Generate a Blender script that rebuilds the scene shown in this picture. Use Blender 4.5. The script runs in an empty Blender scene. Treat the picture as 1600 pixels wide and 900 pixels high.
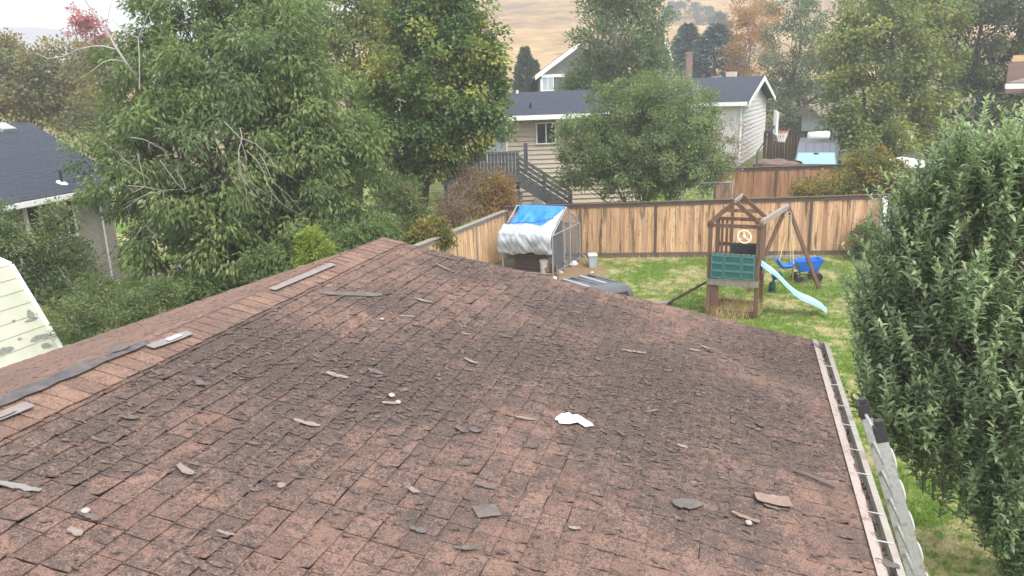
import bpy, math, random
import numpy as np
from mathutils import Vector, Matrix
random.seed(7)
RNG = np.random.default_rng(11)
sc = bpy.context.scene
COL = sc.collection

# ------------------------------------------------------------------ camera, world, sun, exposure
F_PX, HORIZON, ROLL, CAM_H = 1200.0, 135.0, math.radians(2.0), 5.86
CAM = np.array([0.0, 0.0, CAM_H])
_p = math.atan((450 - HORIZON) / F_PX)
FWD = np.array([0, math.cos(_p), -math.sin(_p)])
_up = np.array([0, math.sin(_p), math.cos(_p)])
_rt = np.array([1.0, 0, 0])
RT = math.cos(ROLL) * _rt - math.sin(ROLL) * _up
UP = math.sin(ROLL) * _rt + math.cos(ROLL) * _up
cd = bpy.data.cameras.new('camera')
cam = bpy.data.objects.new('camera', cd)
COL.objects.link(cam)
sc.camera = cam
cd.sensor_width = 36
cd.lens = F_PX / 1600 * 36
cd.clip_start = 0.1
cd.clip_end = 20000
cam.matrix_world = Matrix(((RT[0], UP[0], -FWD[0], 0), (RT[1], UP[1], -FWD[1], 0), (RT[2], UP[2], -FWD[2], CAM_H), (0, 0, 0, 1)))

SUN_EL, SUN_AZ = math.radians(56), math.radians(140)      # azimuth measured from the view direction (+Y), positive to the right
world = bpy.data.worlds.new('World')
sc.world = world
world.use_nodes = True
wn = world.node_tree.nodes
bg = wn['Background']
sky = wn.new('ShaderNodeTexSky')
sky.sky_type = 'NISHITA'
sky.sun_disc = False
sky.sun_elevation = SUN_EL
sky.sun_rotation = SUN_AZ
sky.altitude = 1400
sky.air_density = 0.85
sky.dust_density = 6.0
sky.ozone_density = 0.9
# thin bright cloud over the whole sky
wnt = world.node_tree
_tc = wn.new('ShaderNodeTexCoord'); _cn = wn.new('ShaderNodeTexNoise'); _cn.inputs['Scale'].default_value = 2.2; _cn.inputs['Detail'].default_value = 5
wnt.links.new(_tc.outputs['Generated'], _cn.inputs['Vector'])
_mr = wn.new('ShaderNodeMapRange'); _mr.inputs[1].default_value = .3; _mr.inputs[2].default_value = .7; _mr.inputs[3].default_value = .62; _mr.inputs[4].default_value = .92
wnt.links.new(_cn.outputs[0], _mr.inputs[0])
_mx = wn.new('ShaderNodeMix'); _mx.data_type = 'RGBA'; _mx.inputs[7].default_value = (3.8, 3.8, 3.85, 1)
wnt.links.new(_mr.outputs[0], _mx.inputs[0]); wnt.links.new(sky.outputs[0], _mx.inputs[6]); wnt.links.new(_mx.outputs[2], bg.inputs[0])
bg.inputs[1].default_value = 0.15
sl = bpy.data.lights.new('sun', 'SUN')
sl.energy = 1.0
sl.angle = math.radians(30)
sl.color = (1.0, 0.955, 0.89)
sun = bpy.data.objects.new('sun', sl)
COL.objects.link(sun)
_sd = Vector((math.sin(SUN_AZ) * math.cos(SUN_EL), math.cos(SUN_AZ) * math.cos(SUN_EL), math.sin(SUN_EL)))
sun.rotation_euler = (-_sd).to_track_quat('-Z', 'Y').to_euler()
sc.view_settings.view_transform = 'Standard'
sc.view_settings.look = 'None'
sc.view_settings.gamma = 1
sc.view_settings.use_curve_mapping = False
sc.view_settings.exposure = 2.28
HAZE_DENSITY = 0.0021

# ------------------------------------------------------------------ helpers
def ray(x, y):
    return FWD + RT * (x - 800) / F_PX - UP * (y - 450) / F_PX
def at_z(x, y, z):
    r = ray(x, y)
    return CAM + r * ((z - CAM_H) / r[2])
def at_y(x, y, Y):
    r = ray(x, y)
    return CAM + r * (Y / r[1])
def project(P):
    v = np.asarray(P) - CAM
    f = v @ FWD
    return np.stack([800 + F_PX * (v @ RT) / f, 450 - F_PX * (v @ UP) / f, f], -1)
def unit(v):
    v = np.asarray(v, float)
    return v / np.linalg.norm(v)

ORIG = {}
def thing(name, label, cat, loc=(0, 0, 0), group=None):
    o = bpy.data.objects.new(name, None)
    COL.objects.link(o)
    o.location = loc
    o.empty_display_size = 0.2
    ORIG[o] = np.array(loc, float)
    o['label'] = label
    o['category'] = cat
    if group: o['group'] = group
    return o
def tag(o, label, cat, group=None):
    o['label'] = label
    o['category'] = cat
    if group: o['group'] = group
    return o

class MB:
    def __init__(s):
        s.v = []; s.f = []
    def add(s, V, F):
        n = len(s.v)
        s.v.extend([tuple(map(float, p)) for p in V])
        s.f.extend([tuple(i + n for i in f) for f in F])
        return s
    def box(s, c, size, ax=None):
        c = np.asarray(c, float)
        ax = np.eye(3) if ax is None else np.asarray(ax, float)
        h = np.asarray(size, float) / 2
        V = [c + ax[0] * h[0] * i + ax[1] * h[1] * j + ax[2] * h[2] * k for i in (-1, 1) for j in (-1, 1) for k in (-1, 1)]
        return s.add(V, [(0, 1, 3, 2), (4, 6, 7, 5), (0, 4, 5, 1), (2, 3, 7, 6), (0, 2, 6, 4), (1, 5, 7, 3)])
    def beam(s, p, q, w, h, up=(0, 0, 1)):
        p = np.asarray(p, float); q = np.asarray(q, float)
        d = unit(q - p)
        up = np.asarray(up, float)
        if abs(d @ unit(up)) > .97: up = np.array([0, 1.0, 0])
        a = unit(np.cross(d, up)); b = np.cross(a, d)
        return s.box((p + q) / 2, (np.linalg.norm(q - p), w, h), (d, a, b))
    def tube(s, pts, r, n=8, cap=True):
        pts = [np.asarray(p, float) for p in pts]
        rs = r if isinstance(r, (list, tuple, np.ndarray)) else [r] * len(pts)
        rings = []
        ref = np.array([0, 0, 1.0])
        for i, p in enumerate(pts):
            t = unit(pts[min(i + 1, len(pts) - 1)] - pts[max(i - 1, 0)])
            rf = ref if abs(t @ ref) < .95 else np.array([1.0, 0, 0])
            a = unit(np.cross(t, rf)); b = np.cross(t, a)
            rings.append([p + rs[i] * (math.cos(k * 2 * math.pi / n) * a + math.sin(k * 2 * math.pi / n) * b) for k in range(n)])
        V = [v for rg in rings for v in rg]
        F = [(i * n + k, i * n + (k + 1) % n, (i + 1) * n + (k + 1) % n, (i + 1) * n + k) for i in range(len(pts) - 1) for k in range(n)]
        if cap:
            F.append(tuple(range(n - 1, -1, -1)))
            F.append(tuple((len(pts) - 1) * n + k for k in range(n)))
        return s.add(V, F)
    def prism(s, poly, ext):
        poly = [np.asarray(p, float) for p in poly]
        n = len(poly); ext = np.asarray(ext, float)
        F = [tuple(range(n)), tuple(range(2 * n - 1, n - 1, -1))] + [(i, i + n, (i + 1) % n + n, (i + 1) % n) for i in range(n)]
        return s.add(poly + [p + ext for p in poly], F)
    def lathe(s, c, prof, n=16, ax=None):
        c = np.asarray(c, float)
        ax = np.eye(3) if ax is None else np.asarray(ax, float)
        V = [c + ax[2] * z + r * (math.cos(k * 2 * math.pi / n) * ax[0] + math.sin(k * 2 * math.pi / n) * ax[1]) for r, z in prof for k in range(n)]
        F = [(i * n + k, i * n + (k + 1) % n, (i + 1) * n + (k + 1) % n, (i + 1) * n + k) for i in range(len(prof) - 1) for k in range(n)]
        return s.add(V, F)
    def grid(s, fn, nu, nv):
        V = [fn(i / nu, j / nv) for i in range(nu + 1) for j in range(nv + 1)]
        F = [(i * (nv + 1) + j, (i + 1) * (nv + 1) + j, (i + 1) * (nv + 1) + j + 1, i * (nv + 1) + j + 1) for i in range(nu) for j in range(nv)]
        return s.add(V, F)

def obj(name, mb, mat, parent=None, smooth=False, thick=0, bevel=0, loc=None):
    if parent is not None: o0 = ORIG[parent]
    else: o0 = np.array(loc if loc is not None else np.mean(np.array(mb.v), 0) * 0 + np.array([np.mean([v[0] for v in mb.v]), np.mean([v[1] for v in mb.v]), min(v[2] for v in mb.v)]))
    me = bpy.data.meshes.new(name)
    me.from_pydata([(v[0] - o0[0], v[1] - o0[1], v[2] - o0[2]) for v in mb.v], [], mb.f)
    me.materials.append(mat)
    if smooth: me.polygons.foreach_set('use_smooth', [True] * len(me.polygons))
    o = bpy.data.objects.new(name, me)
    COL.objects.link(o)
    if parent is not None: o.parent = parent
    else: o.location = o0
    ORIG[o] = o0
    if thick:
        m = o.modifiers.new('thickness', 'SOLIDIFY'); m.thickness = thick; m.offset = 0
    if bevel:
        m = o.modifiers.new('bevel', 'BEVEL'); m.width = bevel; m.segments = 2; m.limit_method = 'ANGLE'
    return o

def np_obj(name, V, F, mat, parent=None, tint=None, smooth=False, kind=None, origin=None):
    o0 = ORIG[parent] if parent is not None else (np.zeros(3) if origin is None else np.asarray(origin, float))
    me = bpy.data.meshes.new(name)
    V = np.ascontiguousarray(V - o0, dtype=np.float32); F = np.ascontiguousarray(F, dtype=np.int32)
    k = F.shape[1]
    me.vertices.add(len(V)); me.vertices.foreach_set('co', V.ravel())
    me.loops.add(F.size); me.loops.foreach_set('vertex_index', F.ravel())
    me.polygons.add(len(F)); me.polygons.foreach_set('loop_start', np.arange(0, F.size, k, dtype=np.int32))
    me.update(calc_edges=True)
    me.polygons.foreach_set('use_smooth', np.full(len(F), bool(smooth)))
    if tint is not None:
        at = me.attributes.new('tint', 'FLOAT', 'POINT')
        at.data.foreach_set('value', np.ascontiguousarray(tint, dtype=np.float32))
    me.materials.append(mat)
    o = bpy.data.objects.new(name, me)
    COL.objects.link(o)
    if parent is not None: o.parent = parent
    else: o.location = o0
    ORIG[o] = o0
    if kind: o['kind'] = kind
    return o

# ------------------------------------------------------------------ materials
def newmat(name):
    m = bpy.data.materials.new(name); m.use_nodes = True
    nt = m.node_tree
    return m, nt, nt.nodes['Principled BSDF']
def N(nt, t, **kw):
    n = nt.nodes.new(t)
    for k, v in kw.items(): setattr(n, k, v)
    return n
def L(nt, a, b): nt.links.new(a, b)
def rgb(c): return (c[0], c[1], c[2], 1)
def ramp(nt, fac, stops):
    r = N(nt, 'ShaderNodeValToRGB')
    el = r.color_ramp.elements
    while len(el) > 1: el.remove(el[-1])
    el[0].position, el[0].color = stops[0][0], rgb(stops[0][1])
    for p, c in stops[1:]:
        e = el.new(p); e.color = rgb(c)
    if fac is not None: L(nt, fac, r.inputs[0])
    return r.outputs[0]
def noise(nt, vec, scale, detail=4, rough=.6, dist=0.0):
    n = N(nt, 'ShaderNodeTexNoise')
    n.inputs['Scale'].default_value = scale; n.inputs['Detail'].default_value = detail
    n.inputs['Roughness'].default_value = rough; n.inputs['Distortion'].default_value = dist
    if vec is not None: L(nt, vec, n.inputs['Vector'])
    return n.outputs[0]
def pos(nt, scl=(1, 1, 1)):
    g = N(nt, 'ShaderNodeNewGeometry')
    m = N(nt, 'ShaderNodeMapping'); m.inputs['Scale'].default_value = scl
    L(nt, g.outputs['Position'], m.inputs[0])
    return m.outputs[0]
def math_(nt, op, a, b=None, clamp=False):
    n = N(nt, 'ShaderNodeMath', operation=op); n.use_clamp = clamp
    for i, x in enumerate((a, b)):
        if x is None: continue
        if isinstance(x, (int, float)): n.inputs[i].default_value = x
        else: L(nt, x, n.inputs[i])
    return n.outputs[0]
def mixc(nt, fac, a, b, mode='MIX'):
    n = N(nt, 'ShaderNodeMix', data_type='RGBA', blend_type=mode)
    if isinstance(fac, (int, float)): n.inputs[0].default_value = fac
    else: L(nt, fac, n.inputs[0])
    for i, x in ((6, a), (7, b)):
        if isinstance(x, tuple): n.inputs[i].default_value = rgb(x)
        else: L(nt, x, n.inputs[i])
    return n.outputs[2]
def bump(nt, b, h, strength=.5, dist=.01):
    n = N(nt, 'ShaderNodeBump'); n.inputs['Strength'].default_value = strength; n.inputs['Distance'].default_value = dist
    L(nt, h, n.inputs['Height']); L(nt, n.outputs[0], b.inputs['Normal'])
def maprange(nt, x, a, b, c=0.0, d=1.0):
    n = N(nt, 'ShaderNodeMapRange'); n.clamp = True
    L(nt, x, n.inputs[0])
    for i, v in zip((1, 2, 3, 4), (a, b, c, d)): n.inputs[i].default_value = v
    return n.outputs[0]

def mottled(name, c1, c2, scale=6, rough=.7, spec=.3, bmp=.2, scl=(1, 1, 1), metal=0, c3=None, detail=5, dist=.3):
    m, nt, b = newmat(name)
    p = pos(nt, scl)
    n1 = noise(nt, p, scale, detail, .65, dist)
    stops = [(.3, c1), (.7, c2)] if c3 is None else [(.28, c1), (.52, c2), (.72, c3)]
    L(nt, ramp(nt, n1, stops), b.inputs['Base Color'])
    b.inputs['Roughness'].default_value = rough; b.inputs['Specular IOR Level'].default_value = spec
    b.inputs['Metallic'].default_value = metal
    if bmp: bump(nt, b, noise(nt, p, scale * 5, 4), bmp, .01)
    return m

def wood(name, cols, streak=1.0, scl=(14, 14, 1.2), rough=.85, knots=True):
    m, nt, b = newmat(name)
    oi = N(nt, 'ShaderNodeObjectInfo')
    base = ramp(nt, oi.outputs['Random'], [(i / max(1, len(cols) - 1), c) for i, c in enumerate(cols)])
    p = pos(nt, scl)
    g = noise(nt, p, 1.0, 6, .7, .6)
    gr = maprange(nt, g, .3, .72, .62, 1.18)
    c = mixc(nt, 1.0, base, N_comb(nt, gr), 'MULTIPLY')
    if knots:
        st = noise(nt, pos(nt, (9, 9, .9)), 1.0, 3, .5, .2)
        c = mixc(nt, maprange(nt, st, .55, .68, 0, .8 * streak), c, (.055, .038, .03))
        kn = N(nt, 'ShaderNodeTexVoronoi'); kn.inputs['Scale'].default_value = 1.0
        L(nt, pos(nt, (9, 9, 4)), kn.inputs['Vector'])
        c = mixc(nt, maprange(nt, kn.outputs['Distance'], .16, .1, 0, .8), c, (.06, .038, .028))
    L(nt, c, b.inputs['Base Color'])
    b.inputs['Roughness'].default_value = rough; b.inputs['Specular IOR Level'].default_value = .2
    bump(nt, b, g, .4, .01)
    return m
def N_comb(nt, v):
    n = N(nt, 'ShaderNodeCombineColor')
    for i in range(3): L(nt, v, n.inputs[i])
    return n.outputs[0]

def leafmat(name, cols, scale=.6, trans=.25, rough=.5, spec=.35, vary=.35):
    m, nt, b = newmat(name)
    at = N(nt, 'ShaderNodeAttribute', attribute_name='tint')
    n1 = noise(nt, pos(nt), scale, 3, .5)
    f = math_(nt, 'ADD', math_(nt, 'MULTIPLY', at.outputs['Fac'], .75), math_(nt, 'MULTIPLY', maprange(nt, n1, .3, .7), .25))
    c = ramp(nt, f, [(i / (len(cols) - 1), x) for i, x in enumerate(cols)])
    g = N(nt, 'ShaderNodeNewGeometry')
    v = maprange(nt, g.outputs['Random Per Island'], 0, 1, 1 - vary, 1 + vary)
    c = mixc(nt, 1.0, c, N_comb(nt, v), 'MULTIPLY')
    L(nt, c, b.inputs['Base Color'])
    b.inputs['Roughness'].default_value = rough; b.inputs['Specular IOR Level'].default_value = spec
    tr = N(nt, 'ShaderNodeBsdfTranslucent'); L(nt, mixc(nt, 1.0, c, (1.0, 1.15, .65), 'MULTIPLY'), tr.inputs[0])
    mx = N(nt, 'ShaderNodeMixShader'); mx.inputs[0].default_value = min(.45, trans * 1.4)
    L(nt, b.outputs[0], mx.inputs[1]); L(nt, tr.outputs[0], mx.inputs[2])
    L(nt, mx.outputs[0], nt.nodes['Material Output'].inputs[0])
    return m

def plain(name, c, rough=.5, metal=0, spec=.4, var=.12, scale=5):
    return mottled(name, tuple(x * (1 - var) for x in c), tuple(min(1, x * (1 + var)) for x in c), scale, rough, spec, .05, metal=metal)

# ------------------------------------------------------------------ house roof frame (ridge direction RD, downslope right RS, left LS)
_az = math.radians(16.5)
RD = np.array([math.sin(_az), math.cos(_az), 0]); RE = np.array([math.cos(_az), -math.sin(_az), 0])
EAVE_Z = 2.66
_B = at_z(1275, 533, EAVE_Z)
_rA = ray(600, 373)
APEX = CAM + _rA * (((_B - CAM) @ RD) / (_rA @ RD))
R_W = (_B - APEX) @ RE
RS = unit(RE * R_W + np.array([0, 0, _B[2] - APEX[2]])); RN = np.cross(RS, RD) * -1
RN = RN if RN[2] > 0 else -RN
R_LEN = np.linalg.norm(RE * R_W + np.array([0, 0, _B[2] - APEX[2]]))
LSLOPE = .328
LS = unit(-RE + np.array([0, 0, -LSLOPE])); LN = np.cross(LS, RD); LN = LN if LN[2] > 0 else -LN
L_LEN = 9.0
ROOF_NEAR = -9.6
def roofp(a, b, h=0.0): return APEX + RD * a + RS * b + RN * h
def leftp(a, b, h=0.0): return APEX + RD * a + LS * b + LN * h
def on_roof(x, y, h=0.0):
    r = ray(x, y)
    return CAM + r * (((APEX + RN * h - CAM) @ RN) / (r @ RN))
def on_left(x, y, h=0.0):
    r = ray(x, y)
    return CAM + r * (((APEX + LN * h - CAM) @ LN) / (r @ LN))

def shingle_mat(name, cbrown1, cbrown2, cdark, worn):
    m, nt, b = newmat(name)
    p = pos(nt)
    # worn areas: patches with their own outlines, broken up by noise
    tot = None
    g = N(nt, 'ShaderNodeNewGeometry')
    big = noise(nt, p, .9, 3, .6, .4)
    if worn:
        for x, y, r, s in worn:
            c = on_roof(x, y)
            d = N(nt, 'ShaderNodeVectorMath', operation='DISTANCE'); L(nt, g.outputs['Position'], d.inputs[0]); d.inputs[1].default_value = tuple(c)
            v = maprange(nt, d.outputs['Value'], r, r * .25, 0, s)
            tot = v if tot is None else math_(nt, 'MAXIMUM', tot, v)
    med = noise(nt, p, 5.5, 5, .65, .8)
    fine = noise(nt, p, 38, 4, .62, 1.6)
    gran = noise(nt, p, 120, 3, .7)
    base = math_(nt, 'ADD', math_(nt, 'MULTIPLY', med, .9), math_(nt, 'MULTIPLY', big, .55))
    if tot is not None: base = math_(nt, 'ADD', base, math_(nt, 'MULTIPLY', tot, .30))
    base = math_(nt, 'ADD', base, math_(nt, 'MULTIPLY', fine, 1.5))
    mask = maprange(nt, base, 1.40, 1.66)
    vr = N(nt, 'ShaderNodeTexVoronoi'); vr.inputs['Scale'].default_value = 4.3; L(nt, p, vr.inputs['Vector'])
    bw = N(nt, 'ShaderNodeRGBToBW'); L(nt, vr.outputs['Color'], bw.inputs[0])
    brown = mixc(nt, bw.outputs[0], cbrown1, cbrown2)
    oi = N(nt, 'ShaderNodeObjectInfo')
    isl = math_(nt, 'FRACT', math_(nt, 'ADD', oi.outputs['Random'], g.outputs['Random Per Island']))
    brown = mixc(nt, 1.0, brown, N_comb(nt, maprange(nt, isl, 0, 1, .82, 1.12)), 'MULTIPLY')
    c = mixc(nt, mask, brown, cdark)
    crack = maprange(nt, noise(nt, p, 26, 3, .6, 2.4), .55, .60, 0, .65)
    c = mixc(nt, crack, c, (.06, .045, .042))
    spk = maprange(nt, gran, .57, .66, 0, .4)
    c = mixc(nt, spk, c, (.42, .32, .27))
    c = mixc(nt, maprange(nt, gran, .44, .34, 0, .65), c, (.06, .046, .043))
    L(nt, c, b.inputs['Base Color'])
    b.inputs['Roughness'].default_value = .95; b.inputs['Specular IOR Level'].default_value = .12
    h = math_(nt, 'ADD', fine, math_(nt, 'MULTIPLY', gran, .5))
    bump(nt, b, math_(nt, 'SUBTRACT', h, math_(nt, 'MULTIPLY', mask, .35)), .75, .012)
    return m

WORN = [(340, 545, 1.5, .8), (600, 590, 1.5, 1), (430, 560, 1.3, .9), (820, 560, 1.6, .7), (1010, 600, 1.7, .95), (1150, 640, 1.3, .9), (1230, 560, 1.2, .9),
        (170, 690, .7, .8), (90, 730, .6, .5), (420, 700, .9, .7), (1000, 690, 1.0, .7), (1250, 700, .8, .6), (740, 425, 1.0, .6), (900, 490, 1.3, .6), (600, 480, .8, .4),
        (250, 610, .8, .5), (700, 540, 1.1, .7), (1100, 760, .8, .5), (330, 860, .45, .5), (640, 800, .4, .4)]
M = {}
M['shingle'] = shingle_mat('shingle', (.212, .130, .098), (.172, .107, .083), (.072, .057, .05), WORN)
M['ridge_shingle'] = shingle_mat('ridge_shingle', (.235, .145, .104), (.195, .12, .088), (.11, .078, .066), None)
M['left_shingle'] = shingle_mat('left_shingle', (.225, .14, .104), (.19, .117, .088), (.10, .074, .066), None)
M['underlay'] = mottled('underlay', (.035, .03, .03), (.075, .06, .055), 12)
M['tar'] = mottled('tar', (.06, .056, .058), (.125, .11, .108), 9, .9, .15, .5)
M['slate_bit'] = mottled('slate_bit', (.085, .075, .072), (.14, .12, .112), 14, .9, .15, .5)
M['tan_bit'] = mottled('tan_bit', (.24, .175, .14), (.17, .12, .098), 18, .9, .15, .5)
M['pale_bit'] = mottled('pale_bit', (.25, .21, .19), (.17, .14, .125), 18, .9, .15, .5)
M['white_bit'] = mottled('white_bit', (.5, .5, .49), (.62, .62, .60), 10, .7, .3, .2)
M['grey_strip'] = mottled('grey_strip', (.16, .145, .14), (.215, .2, .19), 10, .8, .2, .4)
M['stick'] = mottled('stick', (.09, .078, .072), (.14, .118, .105), 20, .9, .1, .4)
M['pebble'] = mottled('pebble', (.25, .225, .2), (.33, .3, .27), 20, .8, .2, .2)
M['gutter'] = mottled('gutter', (.21, .19, .165), (.29, .265, .23), 5, .6, .4, .1)
M['gutter_in'] = mottled('gutter_in', (.09, .075, .06), (.2, .17, .14), 14, .8, .2, .3)
M['alu_pale'] = mottled('alu_pale', (.36, .35, .33), (.48, .47, .45), 9, .5, .4, .05)
M['drip'] = mottled('drip', (.24, .19, .165), (.31, .26, .23), 14, .8, .2, .2, c3=(.13, .10, .09))
M['white_paint'] = mottled('white_paint', (.72, .72, .69), (.8, .8, .78), 4, .5, .4, .03)
M['stucco'] = mottled('stucco', (.5, .45, .38), (.56, .51, .44), 8, .9, .2, .3)

# ------------------------------------------------------------------ the house under the camera
house = thing('house', 'nearest house with worn reddish brown shingle roof shedding black flakes', 'house', tuple(np.array([APEX[0], APEX[1] - 4, 0])))
Lr = 0.0
mb = MB()
T = .10
a0, a1 = ROOF_NEAR, 0.0
poly = [roofp(0, 0, -.012), roofp(0, R_LEN, -.012), roofp(0, R_LEN, -.05), roofp(0, 0, -.16), leftp(0, L_LEN, -.05), leftp(0, L_LEN, -.012)]
mb.prism([roofp(0, 0, -.012), roofp(0, R_LEN, -.012), roofp(0, R_LEN, -T), roofp(0, 0, -T - .05)], RD * a0)
mb.prism([leftp(0, 0, -.014), leftp(0, L_LEN, -.014), leftp(0, L_LEN, -T), leftp(0, 0, -T - .052)], RD * a0)
obj('roof_deck', mb, M['underlay'], house)
# walls of the house, set in from the eaves
mb = MB()
e_in, l_in, g_in = R_W - .5, L_LEN * .95 - .5, -.35
def gpt(e, a, z): return np.array([APEX[0], APEX[1], 0]) + RE * e + RD * a + np.array([0, 0, z])
zr = lambda e: APEX[2] + (-(e) * (APEX[2] - EAVE_Z) / R_W if e > 0 else e * LSLOPE) - .17
wp = [gpt(-l_in, g_in, -.3), gpt(e_in, g_in, -.3), gpt(e_in, g_in, zr(e_in)), gpt(0, g_in, zr(0) - .06), gpt(-l_in, g_in, zr(-l_in))]
mb.prism(wp, RD * (ROOF_NEAR - g_in + .3))
obj('wall', mb, M['stucco'], house)
mb = MB()                                                                   # barge boards on the far gable, fascia under the gutter
mb.prism([roofp(.022, -.02, -.03), roofp(.022, R_LEN, -.03), roofp(.022, R_LEN, -.19), roofp(.022, 0, -.21)], -RD * .02)
mb.prism([leftp(.022, .02, -.034), leftp(.022, L_LEN, -.034), leftp(.022, L_LEN, -.19), leftp(.022, .02, -.21)], -RD * .02)
obj('barge_board', mb, M['stucco'], house)
mb = MB(); mb.beam(roofp(0, R_LEN + .012, -.13), roofp(ROOF_NEAR, R_LEN + .012, -.13), .02, .15)
obj('fascia', mb, M['white_paint'], house)

# shingles: short interlocking tabs laid in staggered courses
ROW, TABW = .174, .198
def tab_geom(rng, w=TABW - .008, l=ROW + .005, curl=1.0):
    xs = np.array([-.5, 0, .5]) * w; ys = np.array([0, .55, 1.0]) * l
    V = []
    for j in range(3):
        for i in range(3):
            z = .004 + .007 * (ys[j] / l) + rng.normal(0, .0011) * curl
            if j == 2: z += abs(rng.normal(0, .0025)) * curl * (1.5 if i != 1 else .6)
            V.append([xs[i] + rng.normal(0, .0025), ys[j] + (rng.normal(0, .003) if j == 2 else 0), z])
    top = np.array(V)
    ring = [0, 1, 2, 5, 8, 7, 6, 3]
    bot = top[ring].copy(); bot[:, 2] -= .007
    V = np.vstack([top, bot])
    F = []
    for j in range(2):
        for i in range(2):
            a = j * 3 + i
            F += [(a, a + 1, a + 4), (a, a + 4, a + 3)]
    for k in range(8):
        a, b2 = ring[k], ring[(k + 1) % 8]; c, d = 9 + k, 9 + (k + 1) % 8
        F += [(a, c, d), (a, d, b2)]
    return V, np.array(F)
VARS = [tab_geom(RNG, curl=c) for c in (1, 1, 1, 1, 1.5, 1.5, 2.2, 2.2, 3.0, 1)]
def frame_pts(V, A, x, y, z): return A + V[:, :1] * x + V[:, 1:2] * y + V[:, 2:3] * z
tab_meshes = []
for V, F in VARS:
    me = bpy.data.meshes.new('shingle'); me.from_pydata(V.tolist(), [], F.tolist()); me.materials.append(M['shingle']); tab_meshes.append(me)
tabs = []
nrow = int(R_LEN / ROW)
for r in range(1, nrow + 1):
    off = (.5 * (r % 2) + RNG.uniform(-.06, .06)) * TABW
    b0 = R_LEN - (nrow - r + 1) * ROW - .0 + .02
    for c in range(int(-ROOF_NEAR / TABW)):
        a = -off - (c + .5) * TABW + (TABW * .5 if off > .3 * TABW else 0)
        if a - TABW / 2 < ROOF_NEAR or a + TABW / 2 > .03: continue
        tabs.append((a, b0 + RNG.normal(0, .003), RNG.normal(0, .015), int(RNG.integers(len(VARS)))))
P = np.array([roofp(a, b + .09) for a, b, _, _ in tabs]); Q = project(P)
vis = (Q[:, 0] > -30) & (Q[:, 0] < 1630) & (Q[:, 1] > 300) & (Q[:, 1] < 925) & (Q[:, 2] > .5)
order = np.argsort(np.where(vis, Q[:, 2], 1e6))
near = set(order[:298].tolist())
base_rot = Matrix((( -RD[0], RS[0], RN[0]), (-RD[1], RS[1], RN[1]), (-RD[2], RS[2], RN[2])))
VS, FS, nv = [], [], 0
for i, (a, b, rot, k) in enumerate(tabs):
    Pn = roofp(a, b)
    if i in near:
        o = bpy.data.objects.new('shingle', tab_meshes[k]); COL.objects.link(o); o.parent = house
        R = base_rot @ Matrix.Rotation(rot, 3, 'Z')
        o.matrix_local = Matrix.Translation(Vector(Pn - ORIG[house])) @ R.to_4x4()
    else:
        V, F = VARS[k]
        c, s = math.cos(rot), math.sin(rot)
        V2 = V.copy(); V2[:, 0] = V[:, 0] * c - V[:, 1] * s; V2[:, 1] = V[:, 0] * s + V[:, 1] * c
        VS.append(frame_pts(V2, Pn, -RD, RS, RN)); FS.append(F + nv); nv += len(V)
np_obj('shingle_field', np.vstack(VS), np.vstack(FS), M['shingle'], house, kind='stuff')
VS, FS, nv = [], [], 0
for r in range(1, int(L_LEN / ROW)):
    off = (.5 * (r % 2)) * TABW
    for c in range(int(-ROOF_NEAR / TABW)):
        a = -off - (c + .5) * TABW
        if a - TABW / 2 < ROOF_NEAR: continue
        V, F = VARS[int(RNG.integers(len(VARS)))]
        VS.append(frame_pts(V, leftp(a, r * ROW - .1), -RD, LS, LN)); FS.append(F + nv); nv += len(V)
np_obj('shingle_slope', np.vstack(VS), np.vstack(FS), M['left_shingle'], house, kind='stuff')
# ridge caps folded over the crest; a stretch of them is gone
CAPL = .155
cap_meshes = []
for v in range(5):
    mb = MB()
    hw = .30 + RNG.uniform(-.01, .012); ln = CAPL + .03
    V = []
    for i, t in enumerate((0, .5, 1.0)):
        for s_, fr in ((-1, 1), (-1, .45), (0, 0), (1, .45), (1, 1)):
            S_ = RS if s_ >= 0 else LS; Nn = RN if s_ > 0 else LN if s_ < 0 else unit(RN + LN)
            V.append(-RD * t * ln + S_ * (fr * hw * (1.05 if s_ > 0 else .62)) + Nn * (.022 + .007 * t + RNG.normal(0, .0018)))
    F = [(i * 5 + j, i * 5 + j + 1, (i + 1) * 5 + j + 1, (i + 1) * 5 + j) for i in range(2) for j in range(4)]
    n0 = 15; V += [p - unit(RN + LN) * .006 for p in V]
    for j in range(4): F.append((10 + j, 11 + j, 26 + j, 25 + j)); F.append((j + 1, j, 15 + j, 16 + j))
    for i in range(2): F.append((i * 5, (i + 1) * 5, (i + 1) * 5 + 15, i * 5 + 15)); F.append(((i + 1) * 5 + 4, i * 5 + 4, i * 5 + 19, (i + 1) * 5 + 19))
    me = bpy.data.meshes.new('ridge_cap'); me.from_pydata([tuple(p) for p in V], [], F); me.materials.append(M['ridge_shingle']); cap_meshes.append(me)
for i in range(int(-ROOF_NEAR / CAPL) - 1):
    a = -i * CAPL
    o = bpy.data.objects.new('ridge_cap', cap_meshes[int(RNG.integers(5))]); COL.objects.link(o); o.parent = house
    o.location = Vector(APEX + RD * a - ORIG[house])
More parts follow.
